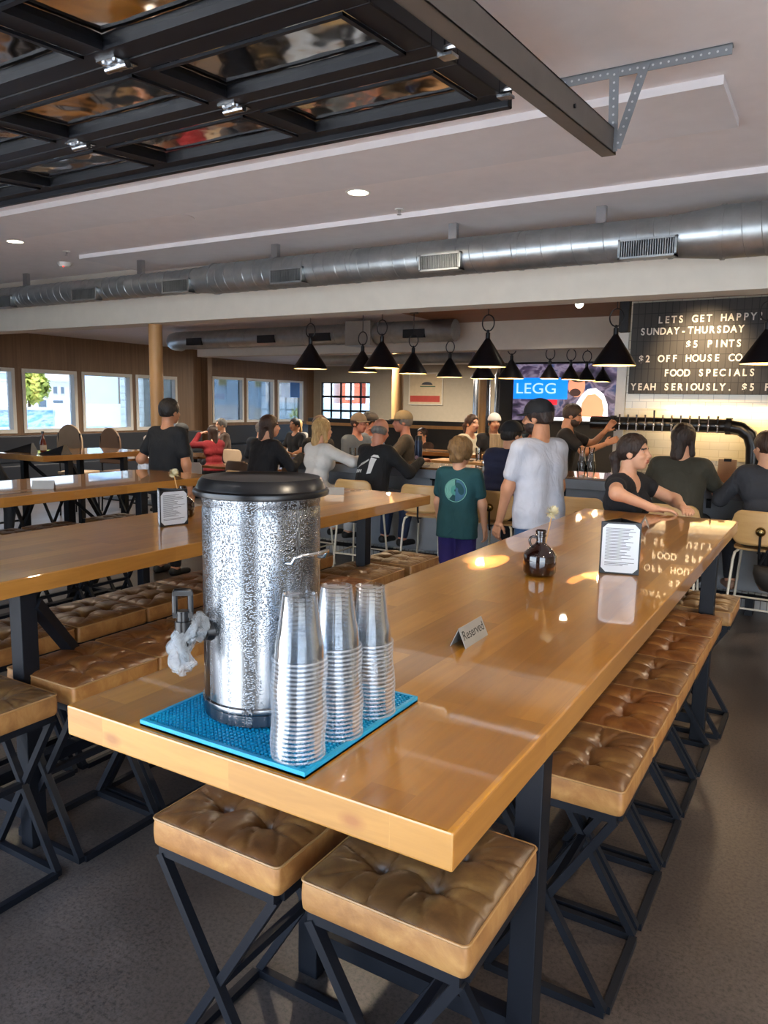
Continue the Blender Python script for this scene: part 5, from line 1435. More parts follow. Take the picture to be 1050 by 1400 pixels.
def hairm(name, a, b):
    t = NT(name); v = t.obj((70, 70, 9)); n = t.noise(v, 1.0, 5, 0.65, 0.8)
    t.set(Base_Color=t.ramp(n, [(0.3, a), (0.7, b)]), Roughness=0.45); t.bump(n, 0.9, 0.012)
    return t.mat
SK = {'light': skin('skin_light', 'dba585'), 'tan': skin('skin_tan', 'c68d6b'), 'red': skin('skin_ruddy', 'cf8f76'), 'pale': skin('skin_pale', 'e6b8a0')}
HR = {'black': hairm('hair_black', '100d0c', '241c18'), 'brown': hairm('hair_brown', '2a1a12', '4a3020'), 'blond': hairm('hair_blond', '9a7444', 'd8b478'), 'grey': hairm('hair_grey', '5a5652', '8a8680'), 'light': hairm('hair_light_brown', '5e4428', '9a7648'), 'dark': hairm('hair_dark', '1c120e', '38241a')}
EYEW = plain('eye_white', 'bba89c', 0.3); IRIS = plain('eye_iris', '241812', 0.15); LIPS = plain('lips', 'a8604e', 0.45)

def person(label, x, y, face, pose='stand', H=1.75, seat=0.70, lean=4, yaw=0, pitch=0, tilt=0, sk='light', hair='short', hc='brown',
           top=('tee', '222222'), bottom='1c2430', shoes='1a1a1a', shorts=False, hR=None, hL=None, eR=(0.6, -0.5, -0.6), eL=(-0.6, -0.5, -0.6), curl=0.5,
           cap=None, glasses=False, female=False, res=0.016, beard=None, knees=None, extra=None, group=None, palmR=None, palmL=None, twist=0, hem=None):
    s = H / 1.75; rz = math.radians(face)
    t = thing('person', label, 'person', (x, y, 0), rz, group)
    ld = math.radians(lean); up = np.array([0, math.sin(ld), math.cos(ld)]); fw = np.array([0, math.cos(ld), -math.sin(ld)])
    tw = math.radians(twist); rt = np.array([math.cos(tw), math.sin(tw), 0.0]); 
    sit = pose == 'sit'
    pz = seat + 0.095*s if sit else 0.925*s
    C0 = np.array([0.0, 0.0, pz]); lift = lambda q, a=0: C0 + up*q*s + fw*a*s
    sw = (0.158 if female else 0.178)*s; hwid = (0.10 if female else 0.09)*s
    neck = lift(0.505); head = None
    hd = math.radians(pitch); 
    hy = math.radians(yaw)
    hup = nrm(up*0.5 + np.array([0, 0, 0.5])); headc = neck + hup*0.155*s + fw*0.025*s
    Ry = np.array([[math.cos(hy), -math.sin(hy), 0], [math.sin(hy), math.cos(hy), 0], [0, 0, 1]])
    Rx = np.array([[1, 0, 0], [0, math.cos(hd), -math.sin(hd)], [0, math.sin(hd), math.cos(hd)]])
    tl = math.radians(tilt); Rt = np.array([[math.cos(tl), 0, math.sin(tl)], [0, 1, 0], [-math.sin(tl), 0, math.cos(tl)]])
    HRm = Ry @ Rx @ Rt
    # ---- joints
    J = {}
    for sd, sg in (('R', 1), ('L', -1)):
        S = lift(0.44) + rt*sw*sg
        tgt = hR if sd == 'R' else hL; hint = eR if sd == 'R' else eL
        if tgt is None: tgt = (sg*0.27, 0.05, pz/s - 0.12) if not sit else (sg*0.16, 0.34, pz/s + 0.10)
        E, Wp = ik(S, np.array(tgt)*s, 0.285*s, 0.255*s, hint)
        hip = C0 + rt*hwid*sg + np.array([0, 0, -0.02*s])
        if sit:
            kn = hip + np.array([sg*0.05, 0.42, -0.02])*s
            an = np.array([sg*0.13*s, 0.36*s, max(0.09, pz - 0.46*s)])
            if an[2] < 0.1: an[2] = 0.09*s
        else:
            an = np.array([sg*0.11*s, -0.01, 0.085*s]); kn = (hip + an)/2 + np.array([0, 0.02, 0.0])
            if knees: an = an + np.array(knees[sd][0])*s; kn, an = ik(hip, an, 0.425*s, 0.42*s, (0, 1, 0))
        J[sd] = (S, E, Wp, hip, kn, an)
    def torso(D, g=0.0):
        a = 0.74 if female else 1.0
        D.cone(C0 - rt*0.075*s, C0 + rt*0.075*s, (0.122 if female else 0.115)*s + g)
        D.cone(lift(0.17) - rt*0.055*s, lift(0.17) + rt*0.055*s, (0.088 if female else 0.100)*s + g)
        D.cone(lift(0.32) - rt*0.08*s, lift(0.32) + rt*0.08*s, (0.098 if female else 0.107)*s + g)
        D.cone(lift(0.42) - rt*(sw - 0.06*s), lift(0.42) + rt*(sw - 0.06*s), 0.083*s + g)
        D.cone(lift(0.455, -0.01) - rt*(sw - 0.015*s), lift(0.455, -0.01) + rt*(sw - 0.015*s), 0.05*s + g)
        if female:
            for sg in (-1, 1): D.ell(lift(0.31, 0.085) + rt*0.07*s*sg, np.array([0.07, 0.065, 0.07])*s + g)
    def arms(D, g=0.0, upto=2.0, wr=True):
        for sd in 'RL':
            S, E, Wp = J[sd][:3]
            if upto <= 1: D.cone(S, S + (E - S)*upto, 0.054*s + g, (0.054 - 0.012*upto)*s + g*1.25)
            else:
                D.cone(S, E, 0.053*s + g, 0.042*s + g); q = upto - 1
                D.cone(E, E + (Wp - E)*q, 0.043*s + g, (0.043 - 0.016*q)*s + g)
    def legs(D, g=0.0, upto=2.0):
        for sd in 'RL':
            hip, kn, an = J[sd][3:]
            if upto <= 1: D.cone(hip, hip + (kn - hip)*upto, 0.086*s + g, (0.086 - 0.026*upto)*s + g*1.3)
            else:
                D.cone(hip, kn, 0.086*s + g, 0.058*s + g); q = upto - 1
                D.cone(kn, kn + (an - kn)*0.35*min(1, q/0.35), 0.056*s + g, 0.056*s + g)
                if q > 0.35: D.cone(kn + (an - kn)*0.35, kn + (an - kn)*q, 0.056*s + g, (0.056 - 0.02*q)*s + g*1.2)
    # ---- body
    B = Sdf(0.035*s); torso(B); arms(B); legs(B)
    B.cone(lift(0.46, -0.01), neck + hup*0.09*s, 0.062*s, 0.054*s)
    for sd, sg in (('R', 1), ('L', -1)):
        an = J[sd][5]; B.cone(an, an + np.array([0, -0.03, -0.045])*s, 0.036*s, 0.03*s); B.cone(an + np.array([0, -0.02, -0.05])*s, an + np.array([sg*0.015, 0.13, -0.06])*s, 0.032*s, 0.024*s)
    Vb, Fb = B.mesh(res)
    VV = [Vb]; FF = [Fb]; MI = [np.zeros(len(Fb), int)]; off = len(Vb)
    def push(V, F, mi):
        nonlocal off
        VV.append(V); FF.append(F + off); MI.append(mi); off += len(V)
    # ---- head
    hs = 1.0*s if H > 1.6 else 0.98
    A = Sdf(0.016)
    A.ell((0, -0.012, 0.035), (0.074, 0.094, 0.088)); A.ell((0, 0.028, -0.03), (0.060, 0.064, 0.078)); A.ell((0, 0.055, -0.083), (0.03, 0.03, 0.026))
    A.cone((0, 0.086, 0.02), (0, 0.108, -0.018), 0.008, 0.0125); A.cone((-0.012, 0.098, -0.024), (0.012, 0.098, -0.024), 0.009)
    A.cone((-0.036, 0.074, 0.03), (0.036, 0.074, 0.03), 0.013)
    for sg in (-1, 1):
        A.ell((0.074*sg, -0.008, -0.006), (0.010, 0.022, 0.031)); A.ell((0.036*sg, 0.07, -0.022), (0.022, 0.018, 0.02))
    A.cone((-0.016, 0.09, -0.05), (0.016, 0.09, -0.05), 0.0075); A.cone((-0.013, 0.089, -0.06), (0.013, 0.089, -0.06), 0.0075)
    A.cone((0, -0.03, -0.06), (0, -0.035, -0.13), 0.055, 0.052)
    def sock(X, Y, Z):
        d = np.minimum(np.sqrt((X - 0.031)**2 + (Y - 0.0885)**2 + (Z - 0.01)**2), np.sqrt((X + 0.031)**2 + (Y - 0.0885)**2 + (Z - 0.01)**2))
        return 0.0135 - d
    A.cuts.append(sock)
    hr = 0.0065 if res <= 0.014 else 0.010
    V, F = A.mesh(hr)
    fc = V[F].mean(1); mi = np.zeros(len(F), int)
    mi[(np.abs(fc[:, 0]) < 0.023) & (np.abs(fc[:, 2] + 0.055) < 0.0115) & (fc[:, 1] > 0.08)] = 1
    mi[(np.abs(np.abs(fc[:, 0]) - 0.032) < 0.018) & (np.abs(fc[:, 2] - 0.033 + 0.12*(np.abs(fc[:, 0]) - 0.03)) < 0.006) & (fc[:, 1] > 0.06)] = 4
    hx = lambda V: (V*hs) @ HRm.T + headc
    push(hx(V), F, mi)
    for sg in (-1, 1):
        e = MB().ball((0.030*sg, 0.0672, 0.009), 0.0115, 8); V = np.array(e.v); F = [list(f) for f in e.f]
        m2 = []
        fq = np.array(F); c_ = V[fq].mean(1); m2 = np.where((np.hypot(c_[:, 0] - 0.030*sg, c_[:, 2] - 0.009) < 0.0062) & (c_[:, 1] > 0.07), 3, 2)
        push(hx(V), fq, m2)
    # ---- hands
    for sd, sg in (('R', 1), ('L', -1)):
        S, E, Wp = J[sd][:3]; d = nrm(Wp - E); pn = palmR if sd == 'R' else palmL
        pn = nrm(np.array(pn, float)) if pn is not None else nrm(np.array([-sg*1.0, 0.2, 0.0]) if not sit else np.array([0, 0, -1.0]))
        d = nrm(d - pn*(d @ pn)*0.8); pn = nrm(pn - d*(pn @ d)); sdv = np.cross(d, pn)*1.0   # across the knuckles
        hs2 = s*1.0; Hd = Sdf(0.006)
        base = Wp
        Hd.cone(base - d*0.03*hs2, base + d*0.02*hs2, 0.024*hs2, 0.024*hs2)
        for q in (-0.024, -0.008, 0.008, 0.024): Hd.cone(base + d*0.02*hs2 + sdv*q*0.7*hs2, base + d*0.088*hs2 + sdv*q*hs2, 0.0135*hs2, 0.0115*hs2)
        cu = curl
        for q, L in ((-0.027, 0.062), (-0.009, 0.074), (0.009, 0.078), (0.027, 0.07)):
            k0 = base + d*0.088*hs2 + sdv*q*hs2
            d1 = nrm(d*math.cos(cu*0.6) + pn*math.sin(cu*0.6) + sdv*q*2.0); d2 = nrm(d*math.cos(cu*1.5) + pn*math.sin(cu*1.5)); d3 = nrm(d*math.cos(cu*2.2) + pn*math.sin(cu*2.2))
            p1 = k0 + d1*L*0.48*hs2; p2 = p1 + d2*L*0.30*hs2; p3 = p2 + d3*L*0.22*hs2
            Hd.cone(k0, p1, 0.0098*hs2, 0.0088*hs2); Hd.cone(p1, p2, 0.0088*hs2, 0.0082*hs2); Hd.cone(p2, p3, 0.0082*hs2, 0.0070*hs2)
        ts = sdv*(sg if True else 1); th0 = base + d*0.022*hs2 - sdv*0.022*hs2*(-1)
        t0 = base + d*0.025*hs2 + sdv*0.026*hs2; t1 = t0 + (d*0.62 + sdv*0.55 + pn*0.35)*0.042*hs2; t2 = t1 + (d*0.85 + sdv*0.15 + pn*0.4)*0.03*hs2
        Hd.cone(base + d*0.01*hs2, t0, 0.018*hs2, 0.015*hs2); Hd.cone(t0, t1, 0.0145*hs2, 0.0105*hs2); Hd.cone(t1, t2, 0.0105*hs2, 0.0085*hs2)
        V, F = Hd.mesh(0.0045 if res <= 0.014 else 0.008, 0.012)
        push(V, F, np.zeros(len(F), int))
    V = np.concatenate(VV); F = np.concatenate(FF); mi = np.concatenate(MI)
    hmat = HR[hc]
    npmesh('body', V, F, [SK[sk], LIPS, EYEW, IRIS, hmat], t, mi)
    # ---- hair
    if hair != 'none':
        K = Sdf(0.02); g = 0.015
        K.ell((0, -0.014, 0.040), (0.074 + g, 0.094 + g, 0.086 + g))
        fe = lambda X, Y, Z: 1.0
        lowz = -0.045
        if hair == 'short': K.ell((0, -0.06, -0.01), (0.066, 0.05, 0.06))
        elif hair == 'mop':
            K.ell((0, -0.02, 0.045), (0.098, 0.112, 0.098)); K.ell((0, -0.07, -0.03), (0.07, 0.052, 0.07)); K.ell((0.06, -0.01, -0.005), (0.034, 0.05, 0.055)); K.ell((-0.06, -0.01, -0.005), (0.034, 0.05, 0.055)); lowz = -0.085
        elif hair == 'bob':
            for sg in (-1, 1): K.cone((0.062*sg, -0.005, 0.03), (0.075*sg, 0.0, -0.11), 0.03, 0.026)
            K.cone((0, -0.06, 0.02), (0, -0.078, -0.125), 0.058, 0.055); lowz = -0.2
        elif hair == 'long':
            for sg in (-1, 1): K.cone((0.06*sg, -0.02, 0.03), (0.07*sg, -0.035, -0.16), 0.032, 0.03)
            K.cone((0, -0.06, 0.02), (0.01, -0.08, -0.20), 0.056, 0.045); K.cone((0.03, -0.07, 0.0), (0.045, -0.08, -0.24), 0.035, 0.018); lowz = -0.4
        elif hair == 'tail':
            K.ell((0, -0.05, 0.0), (0.068, 0.058, 0.06)); K.cone((0, -0.10, 0.0), (0.0, -0.135, -0.03), 0.026, 0.034); K.cone((0.0, -0.135, -0.03), (0.0, -0.115, -0.2), 0.036, 0.02); lowz = -0.4
        elif hair == 'bald':
            K.p = []; K.ell((0, -0.035, -0.005), (0.086, 0.085, 0.055)); lowz = -0.055
        def cut(X, Y, Z):
            x, y, z = X/0.074, (Y - 0.105)/0.095, (Z + 0.03)/(0.105 if hair != 'mop' else 0.09)
            f = (1 - np.sqrt(x*x + y*y + z*z))*0.07
            return np.maximum(f, (lowz - Z))
        K.cuts.append((cut, 0.022))
        K.disp = lambda X, Y, Z: 0.0022*np.sin(X*150 + 3*np.sin(Z*40)) * np.cos(Y*110 + 2*np.sin(Z*35 + X*30)) + (0.006*np.sin(X*55 + Z*30)*np.sin(Y*48 + Z*41) if hair == 'mop' else 0)
        V, F = K.mesh(0.0065 if res <= 0.014 else 0.010)
        npmesh('hair', hx(V), F, hmat, t)
    if cap:
        K = Sdf(0.01); K.ell((0, -0.012, 0.048), (0.092, 0.112, 0.098)); bz = 0.036
        K.cuts.append(lambda X, Y, Z: bz - Z + Y*0.0)
        V, F = K.mesh(0.009); cm = cloth('cap_' + cap[0], cap[0], 0.08, 0.8, 0.2)
        c_ = npmesh('cap', hx(V), F, cm, t)
        br_ = MB(); n = 16; sgn = -1 if (len(cap) > 2 and cap[2] == 'back') else 1
        top_ = []; 
        for k in range(n + 1):
            a = PI*0.08 + (PI - 2*PI*0.08)*k/n; ca, sa = math.cos(a), math.sin(a)
            top_.append(((0.088*ca, sgn*(0.085*sa), bz + 0.008), (0.086*ca, sgn*(0.085*sa + 0.075*sa**0.6), bz - 0.008 + 0.012*(1 - ca*ca) - 0.004)))
        vs = [p for q in top_ for p in q]; vs += [(p[0], p[1], p[2] - 0.005) for p in vs]; m_ = 2*(n + 1)
        fs = []
        for k in range(n):
            a0 = 2*k; fs += [(a0, a0+1, a0+3, a0+2), (m_+a0, m_+a0+2, m_+a0+3, m_+a0+1), (a0+1, m_+a0+1, m_+a0+3, a0+3), (a0, a0+2, m_+a0+2, m_+a0)]
        V = hx(np.array(vs)); npmesh('cap_brim', V, fs, cloth('brim_' + cap[1], cap[1], 0.08, 0.8, 0.1), c_)
    if beard:
        K = Sdf(0.012); K.ell((0, 0.034, -0.05), (0.064, 0.068, 0.066)); K.cuts.append(lambda X, Y, Z: np.maximum(Z + 0.035 - 0.2*np.abs(X), -(Y - 0.0))); 
        K.cuts.append(lambda X, Y, Z: 0.018 - np.sqrt((X/1.3)**2 + (Y - 0.1)**2 + ((Z + 0.055)*1.2)**2))
        V, F = K.mesh(0.008); npmesh('beard', hx(V), F, HR[beard], t)
    if glasses:
        m = MB()
        for sg in (-1, 1):
            m.tube([(0.033*sg + 0.022*math.cos(a), 0.102, 0.006 + 0.017*math.sin(a)) for a in np.linspace(0, 2*PI, 17)[:-1]], 0.0022, 6, closed=True)
            m.tube([(0.055*sg, 0.1, 0.012), (0.078*sg, 0.05, 0.012), (0.08*sg, -0.01, 0.006)], 0.0022, 6)
        m.tube([(-0.011, 0.103, 0.01), (0, 0.107, 0.013), (0.011, 0.103, 0.01)], 0.0022, 6)
        npmesh('glasses', hx(np.array(m.v)), m.f, M['blackp'], t)
    # ---- clothing
    kind, tc_ = top[0], top[1]
    T = Sdf(0.03*s); g = 0.013*s if kind != 'vest' else 0.035*s
    torso(T, g)
    if kind == 'tee': arms(T, 0.014*s, 0.62)
    elif kind == 'long': arms(T, 0.016*s, 1.93)
    elif kind == 'vest': arms(T, 0.012*s, 0.12)
    hemq = hem if hem is not None else (-0.14 if not sit else -0.03)
    hm = min(hemq, 0.0)
    for q in (-1, 1):
        if female: T.cone(lift(0.0) + rt*0.07*s*q, lift(hm) + rt*0.075*s*q, 0.118*s + g*0.6)
        else: T.cone(lift(0.34) + rt*0.062*s*q, lift(hm) + rt*0.072*s*q, 0.108*s + g, (0.118 if not shorts else 0.128)*s + g)
    hp = lift(hemq)
    T.cuts.append(lambda X, Y, Z: -((X - hp[0])*up[0] + (Y - hp[1])*up[1] + (Z - hp[2])*up[2]))
    nk = neck + fw*(0.05 if kind != 'vneck' else 0.03)*s + up*0.012*s; nr = 0.066*s
    if kind == 'vneck' or (len(top) > 2 and 'v' in top[2]):
        va = lift(0.50, 0.09); vb = lift(0.33, 0.15)
        def vcut(X, Y, Z):
            d = vb - va; L2 = d @ d; tq = np.clip(((X - va[0])*d[0] + (Y - va[1])*d[1] + (Z - va[2])*d[2])/L2, 0, 1)
            return (0.062 - 0.058*tq)*s - np.sqrt((X - va[0] - tq*d[0])**2 + ((Y - va[1] - tq*d[1])*0.7)**2 + (Z - va[2] - tq*d[2])**2)
        T.cuts.append(vcut)
    if not (len(top) > 2 and 'hood' in top[2]):
        T.cuts.append(lambda X, Y, Z: nr - np.sqrt((X - nk[0])**2 + (Y - nk[1])**2 + (Z - nk[2])**2))
    else:
        T.cone(lift(0.475, -0.07) - rt*0.05*s, lift(0.475, -0.07) + rt*0.05*s, 0.045*s); T.cone(lift(0.50, -0.03) - rt*0.05*s, lift(0.50, -0.03) + rt*0.05*s, 0.035*s)
    ph = (x*7.1 + y*3.3) % 6
    T.disp = lambda X, Y, Z: 0.0022*s*np.sin(X*26 + Z*14 + ph + 1.5*np.sin(Z*9 + Y*6))*np.sin(Z*19 - Y*17 + X*6 + ph) + (0.004*np.sin(Z*2*PI/0.07) if kind == 'vest' else 0)
    if kind == 'vneck':
        # sleeveless top
        T.p = T.p; arms(T, 0.014*s, 0.3)
    V, F = T.mesh(min(res, 0.016))
    garment = {'tee': 't_shirt', 'long': 'long_sleeved_top', 'vest': 'puffer_vest', 'vneck': 'v_neck_top'}[kind]
    go = npmesh(garment, V, F, cloth('cloth_' + garment + tc_ + str(int(x*100)), tc_, 0.1, 0.85, 0.6, stripes=(4.3 if kind == 'vest' else None)), t)
    if kind == 'vest' and len(top) > 2 and len(top[2]) == 6:
        U = Sdf(0.03*s); arms(U, 0.014*s, 1.93); V, F = U.mesh(res); npmesh('shirt_sleeves', V, F, cloth('cloth_sleeve' + top[2], top[2]), t)
    if bottom:
        Pn = Sdf(0.03*s); gq = 0.014*s; Pn.cone(C0 - rt*0.075*s, C0 + rt*0.075*s, 0.116*s + gq*0.6); Pn.cone(lift(0.07) - rt*0.06*s, lift(0.07) + rt*0.06*s, 0.105*s + gq*0.5)
        legs(Pn, gq*(1.0 if not shorts else 1.7), 0.93 if shorts else 1.93)
        zt = C0[2] + 0.09*s; Pn.cuts.append(lambda X, Y, Z: Z - zt + 0*X)
        V, F = Pn.mesh(res); npmesh('shorts' if shorts else 'trousers', V, F, cloth('cloth_legs' + bottom + str(int(x*100)), bottom), t)
    if shoes:
        for sd, sg in (('R', 1), ('L', -1)):
            an = J[sd][5]; Q = Sdf(0.012); 
            Q.cone(an + np.array([0, -0.035, -0.045])*s, an + np.array([0, 0.0, -0.03])*s, 0.042*s, 0.045*s); Q.cone(an + np.array([0, -0.03, -0.055])*s, an + np.array([sg*0.015, 0.14, -0.062])*s, 0.042*s, 0.034*s)
            zb = an[2] - 0.084*s; Q.cuts.append(lambda X, Y, Z: zb - Z + 0*X)
            V, F = Q.mesh(0.012); npmesh('shoe', V, F, plain('shoe_' + shoes, shoes, 0.6), t)
    if extra: extra(t, dict(lift=lift, up=up, fw=fw, rt=rt, s=s, J=J, g=g, V=np.array([v.co[:] for v in go.data.vertices]), go=go))
    return t

def back_print(t, c, polys, mat, name='shirt_print'):
    """a print laid on the back of the garment: each polygon is projected onto the cloth"""
    from mathutils.bvhtree import BVHTree
    me = c['go'].data; bvh = BVHTree.FromPolygons([v.co[:] for v in me.vertices], [p.vertices[:] for p in me.polygons])
    V = []; F = []
    o = Vector(c['lift'](0.0)); U = Vector(c['up']); R_ = Vector(c['rt']); D_ = Vector(c['fw'])
    for poly in polys:
        b = len(V); n = len(poly); ok = True; pts = []
        for a, z in poly:
            st = o + R_*a*c['s'] + U*z*c['s'] - D_*0.6*(c.get('side', 1)); hit = bvh.ray_cast(st, D_*c.get('side', 1))
            if hit[0] is None: ok = False; break
            pts.append(hit[0] - D_*0.004*c.get('side', 1))
        if ok: V += [tuple(p) for p in pts]; F.append(tuple(range(b, b + n)))
    if F: npmesh(name, V, F, mat, t, smooth=False)
def quadring(cx, cz, r0, r1, a0, a1, n):
    out = []
    for k in range(n):
        a = a0 + (a1 - a0)*k/n; b = a0 + (a1 - a0)*(k + 1)/n
        out.append([(cx + r0*math.cos(a), cz + r0*math.sin(a)), (cx + r1*math.cos(a), cz + r1*math.sin(a)), (cx + r1*math.cos(b), cz + r1*math.sin(b)), (cx + r0*math.cos(b), cz + r0*math.sin(b))])
    return out
def teal_print(t, c):
    P = quadring(0.02, 0.30, 0.108, 0.112, 0, 2*PI, 44)
    r = random.Random(2)
    for i in range(5):
        P += quadring(0.02, 0.30, 0.052 + i*0.011, 0.058 + i*0.011, PI*0.55, PI*1.3, 18)
    back_print(t, c, P, plain('mint_print', '8fd6c4', 0.8))
    Q = quadring(0.02, 0.30, 0.005, 0.105, -PI*0.5, PI*0.5, 20); back_print(t, c, Q, plain('blue_print', '3f6a86', 0.8), 'shirt_print')
    Q = quadring(0.02, 0.30, 0.012, 0.048, PI*0.5, PI*1.5, 16); back_print(t, c, Q, plain('teal_print', '4f9a90', 0.8), 'shirt_print')
def hoodie_print(t, c):
    r = random.Random(9); P = []
    P.append([(0.03, 0.20), (0.09, 0.21), (0.13, 0.36), (0.06, 0.37)]); P.append([(0.05, 0.375), (0.15, 0.375), (0.13, 0.40), (0.08, 0.40)])
    for k in range(3): P.append([(-0.11 + 0.02*k, 0.25 + 0.02*k), (-0.10 + 0.02*k, 0.26 + 0.02*k), (0.04, 0.345 + 0.006*k), (0.035, 0.335 + 0.006*k)])
    for k in range(4): P.append([(-0.13 + 0.022*k, 0.20 + 0.008*k), (-0.115 + 0.022*k, 0.205), (-0.11 + 0.022*k, 0.245), (-0.125 + 0.022*k, 0.235)])
    fine = []
    for q in P:      # split into small quads so that it follows the cloth
        n = 6
        L = lambda a, b, t_: (a[0] + (b[0]-a[0])*t_, a[1] + (b[1]-a[1])*t_)
        for i in range(n):
            for j in range(n):
                u0, u1, v0, v1 = i/n, (i+1)/n, j/n, (j+1)/n
                f = lambda u, v: L(L(q[0], q[1], u), L(q[3], q[2], u), v)
                fine.append([f(u0, v0), f(u1, v0), f(u1, v1), f(u0, v1)])
    back_print(t, c, fine, plain('white_print', 'dcdcda', 0.8))
def front_print(t, c):
    c = dict(c); c['side'] = -1
    P = []
    for k in range(8):
        a = -0.1 + 0.025*k; hgt = 0.03*math.sin(PI*(k + 0.5)/8)
        P.append([(a, 0.27 - hgt), (a + 0.025, 0.27 - hgt), (a + 0.025, 0.29 + hgt), (a, 0.29 + hgt)])
    back_print(t, c, P, plain('orange_print', 'c25a34', 0.8))
def belt_line(t, c): pass

# --- standing
person('man in black t-shirt seen from behind, carrying a white cloth between the tables', -5.62, 5.28, 0, H=1.77, hair='short', hc='black', sk='tan', top=('tee', '15191f'), bottom='1a1c22', hR=(0.3, 0.02, 0.82), hL=(-0.44, 0.16, 1.08), eR=(0.8, -0.6, 0), eL=(-0.3, -0.5, -0.9), res=0.014)
t = thing('towel', 'white cloth hanging from the left hand of man in black t-shirt', 'cloth', (-6.06, 5.46, 1.08))
rs_ = np.random.RandomState(8); V = []; nn = 18
for i in range(nn):
    for j in range(nn):
        u_, v_ = i/(nn-1) - 0.5, j/(nn-1)
        V.append((u_*0.26*(0.5 + 0.6*v_) - 0.05 + 0.012*math.sin(v_*9 + i), 0.03*math.sin(u_*26) + 0.015*math.cos(v_*11), 0.03 - v_*0.23 - 0.02*math.cos(u_*9)))
F = [(i*nn + j, (i+1)*nn + j, (i+1)*nn + j + 1, i*nn + j + 1) for i in range(nn-1) for j in range(nn-1)]
o = npmesh('cloth', V, F, cloth('white_towel', 'e4e6ea'), t); md = o.modifiers.new('thick', 'SOLIDIFY'); md.thickness = 0.004
person('boy in teal t-shirt with round back print and purple shorts, standing at the bar', -2.62, 5.62, 2, H=1.47, hair='mop', hc='light', top=('tee', '1c4a50'), bottom='2e2466', shorts=True, shoes='303034', yaw=-6, hR=(0.25, 0.16, 0.72), hL=(-0.24, 0.1, 0.70), eR=(0.8, -0.5, 0), eL=(-0.8, -0.5, 0), res=0.013, extra=teal_print, lean=2, hem=-0.17)
person('man in white t-shirt and dark cap standing beyond the front table', -1.84, 5.36, 60, H=1.80, hair='short', hc='dark', sk='tan', top=('tee', 'c3c6d2'), bottom='3c5a80', cap=('14161c', '14161c'), yaw=26, pitch=-4, hR=(0.24, 0.12, 0.80), hL=(-0.24, 0.16, 0.80), eR=(0.7, -0.6, 0), eL=(-0.8, -0.6, 0), res=0.0125, lean=3, beard='dark', hem=-0.12)
person('bartender in black t-shirt reaching toward the draught tower', -2.72, 8.55, -80, H=1.80, hair='short', hc='dark', sk='tan', top=('tee', '15151a'), bottom='1c1c20', beard='dark', hR=(0.12, 0.50, 1.28), hL=(-0.12, 0.48, 1.42), eR=(0.7, 0, -0.9), eL=(-0.7, 0, -0.9), lean=10, pitch=-14, res=0.016)
# --- seated at the front table
person('woman in black v-neck top resting her arm on the front table far end', -1.20, 5.16, -104, 'sit', H=1.68, seat=0.70, hair='tail', hc='dark', sk='light', female=True, top=('vneck', '15161c'), bottom='1c1e26', yaw=8, pitch=2, hR=(0.26, 0.36, 1.15), hL=(-0.1, 0.40, 1.13), eR=(1.0, -0.2, 0.2), eL=(-0.8, -0.4, 0), palmR=(0, 0, -1), curl=0.35, lean=5, res=0.0125)
dup(proto, (-1.20, 5.16, 0), math.radians(-104), 'stool under the woman in black at the far end of the front table', 'stools along the right side of front table')
# --- backs along the near side of the bar
person('person in olive t-shirt with long dark hair sitting with back to us', -1.06, 6.47, 0, 'sit', H=1.80, hair='bob', hc='dark', top=('tee', '3c3a30'), bottom='1c2028', hR=(0.2, 0.42, 1.14), hL=(-0.2, 0.42, 1.14), eR=(0.5, -0.3, -1), eL=(-0.5, -0.3, -1), lean=9, yaw=-20, res=0.014, seat=0.70)
person('person in dark grey sweater with hair tied up at the right edge', -0.41, 6.42, 18, 'sit', H=1.72, hair='tail', hc='brown', female=True, top=('long', '34363c'), bottom='15171e', hR=(0.2, 0.45, 1.12), hL=(-0.26, 0.45, 1.12), eR=(0.5, -0.3, -1), eL=(-0.5, -0.3, -1), lean=10, yaw=22, pitch=-6, res=0.015, shoes='8a6a58')
person('person in navy puffer vest sitting at the bar behind the man in white', -2.56, 6.48, -4, 'sit', H=1.76, hair='short', hc='black', cap=('16181e', '16181e'), top=('vest', '232a48', '1c2236'), bottom='1c2028', hR=(0.2, 0.5, 1.12), hL=(-0.2, 0.5, 1.12), eR=(0.5, -0.3, -1), eL=(-0.5, -0.3, -1), lean=10, yaw=-25, res=0.015)
person('balding man in black sweatshirt with white back print at the bar', -4.02, 6.50, -14, 'sit', H=1.76, hair='bald', hc='grey', sk='red', top=('long', '16171b'), bottom='1f2c48', hR=(0.26, 0.48, 1.14), hL=(-0.2, 0.5, 1.13), eR=(0.5, -0.3, -1), eL=(-0.5, -0.3, -1), lean=12, pitch=-18, yaw=15, res=0.014, extra=hoodie_print)
person('blonde woman in white jacket sitting at the bar with back to us', -4.70, 6.50, -16, 'sit', H=1.70, hair='bob', hc='blond', female=True, top=('long', 'dad7d2'), bottom='c8c6c4', hR=(0.20, 0.46, 1.16), hL=(-0.18, 0.46, 1.14), eR=(1, -0.1, -0.4), eL=(-1, 0, -0.4), lean=7, yaw=-10, res=0.014)
person('dark-haired person in black sweater at the left end of the bar', -5.46, 6.50, -12, 'sit', H=1.76, hair='bob', hc='brown', top=('long', '15161c'), bottom='15161c', hR=(0.2, 0.44, 1.12), hL=(-0.2, 0.46, 1.12), eR=(0.5, -0.3, -1), eL=(-0.5, -0.3, -1), lean=12, yaw=-25, res=0.015)
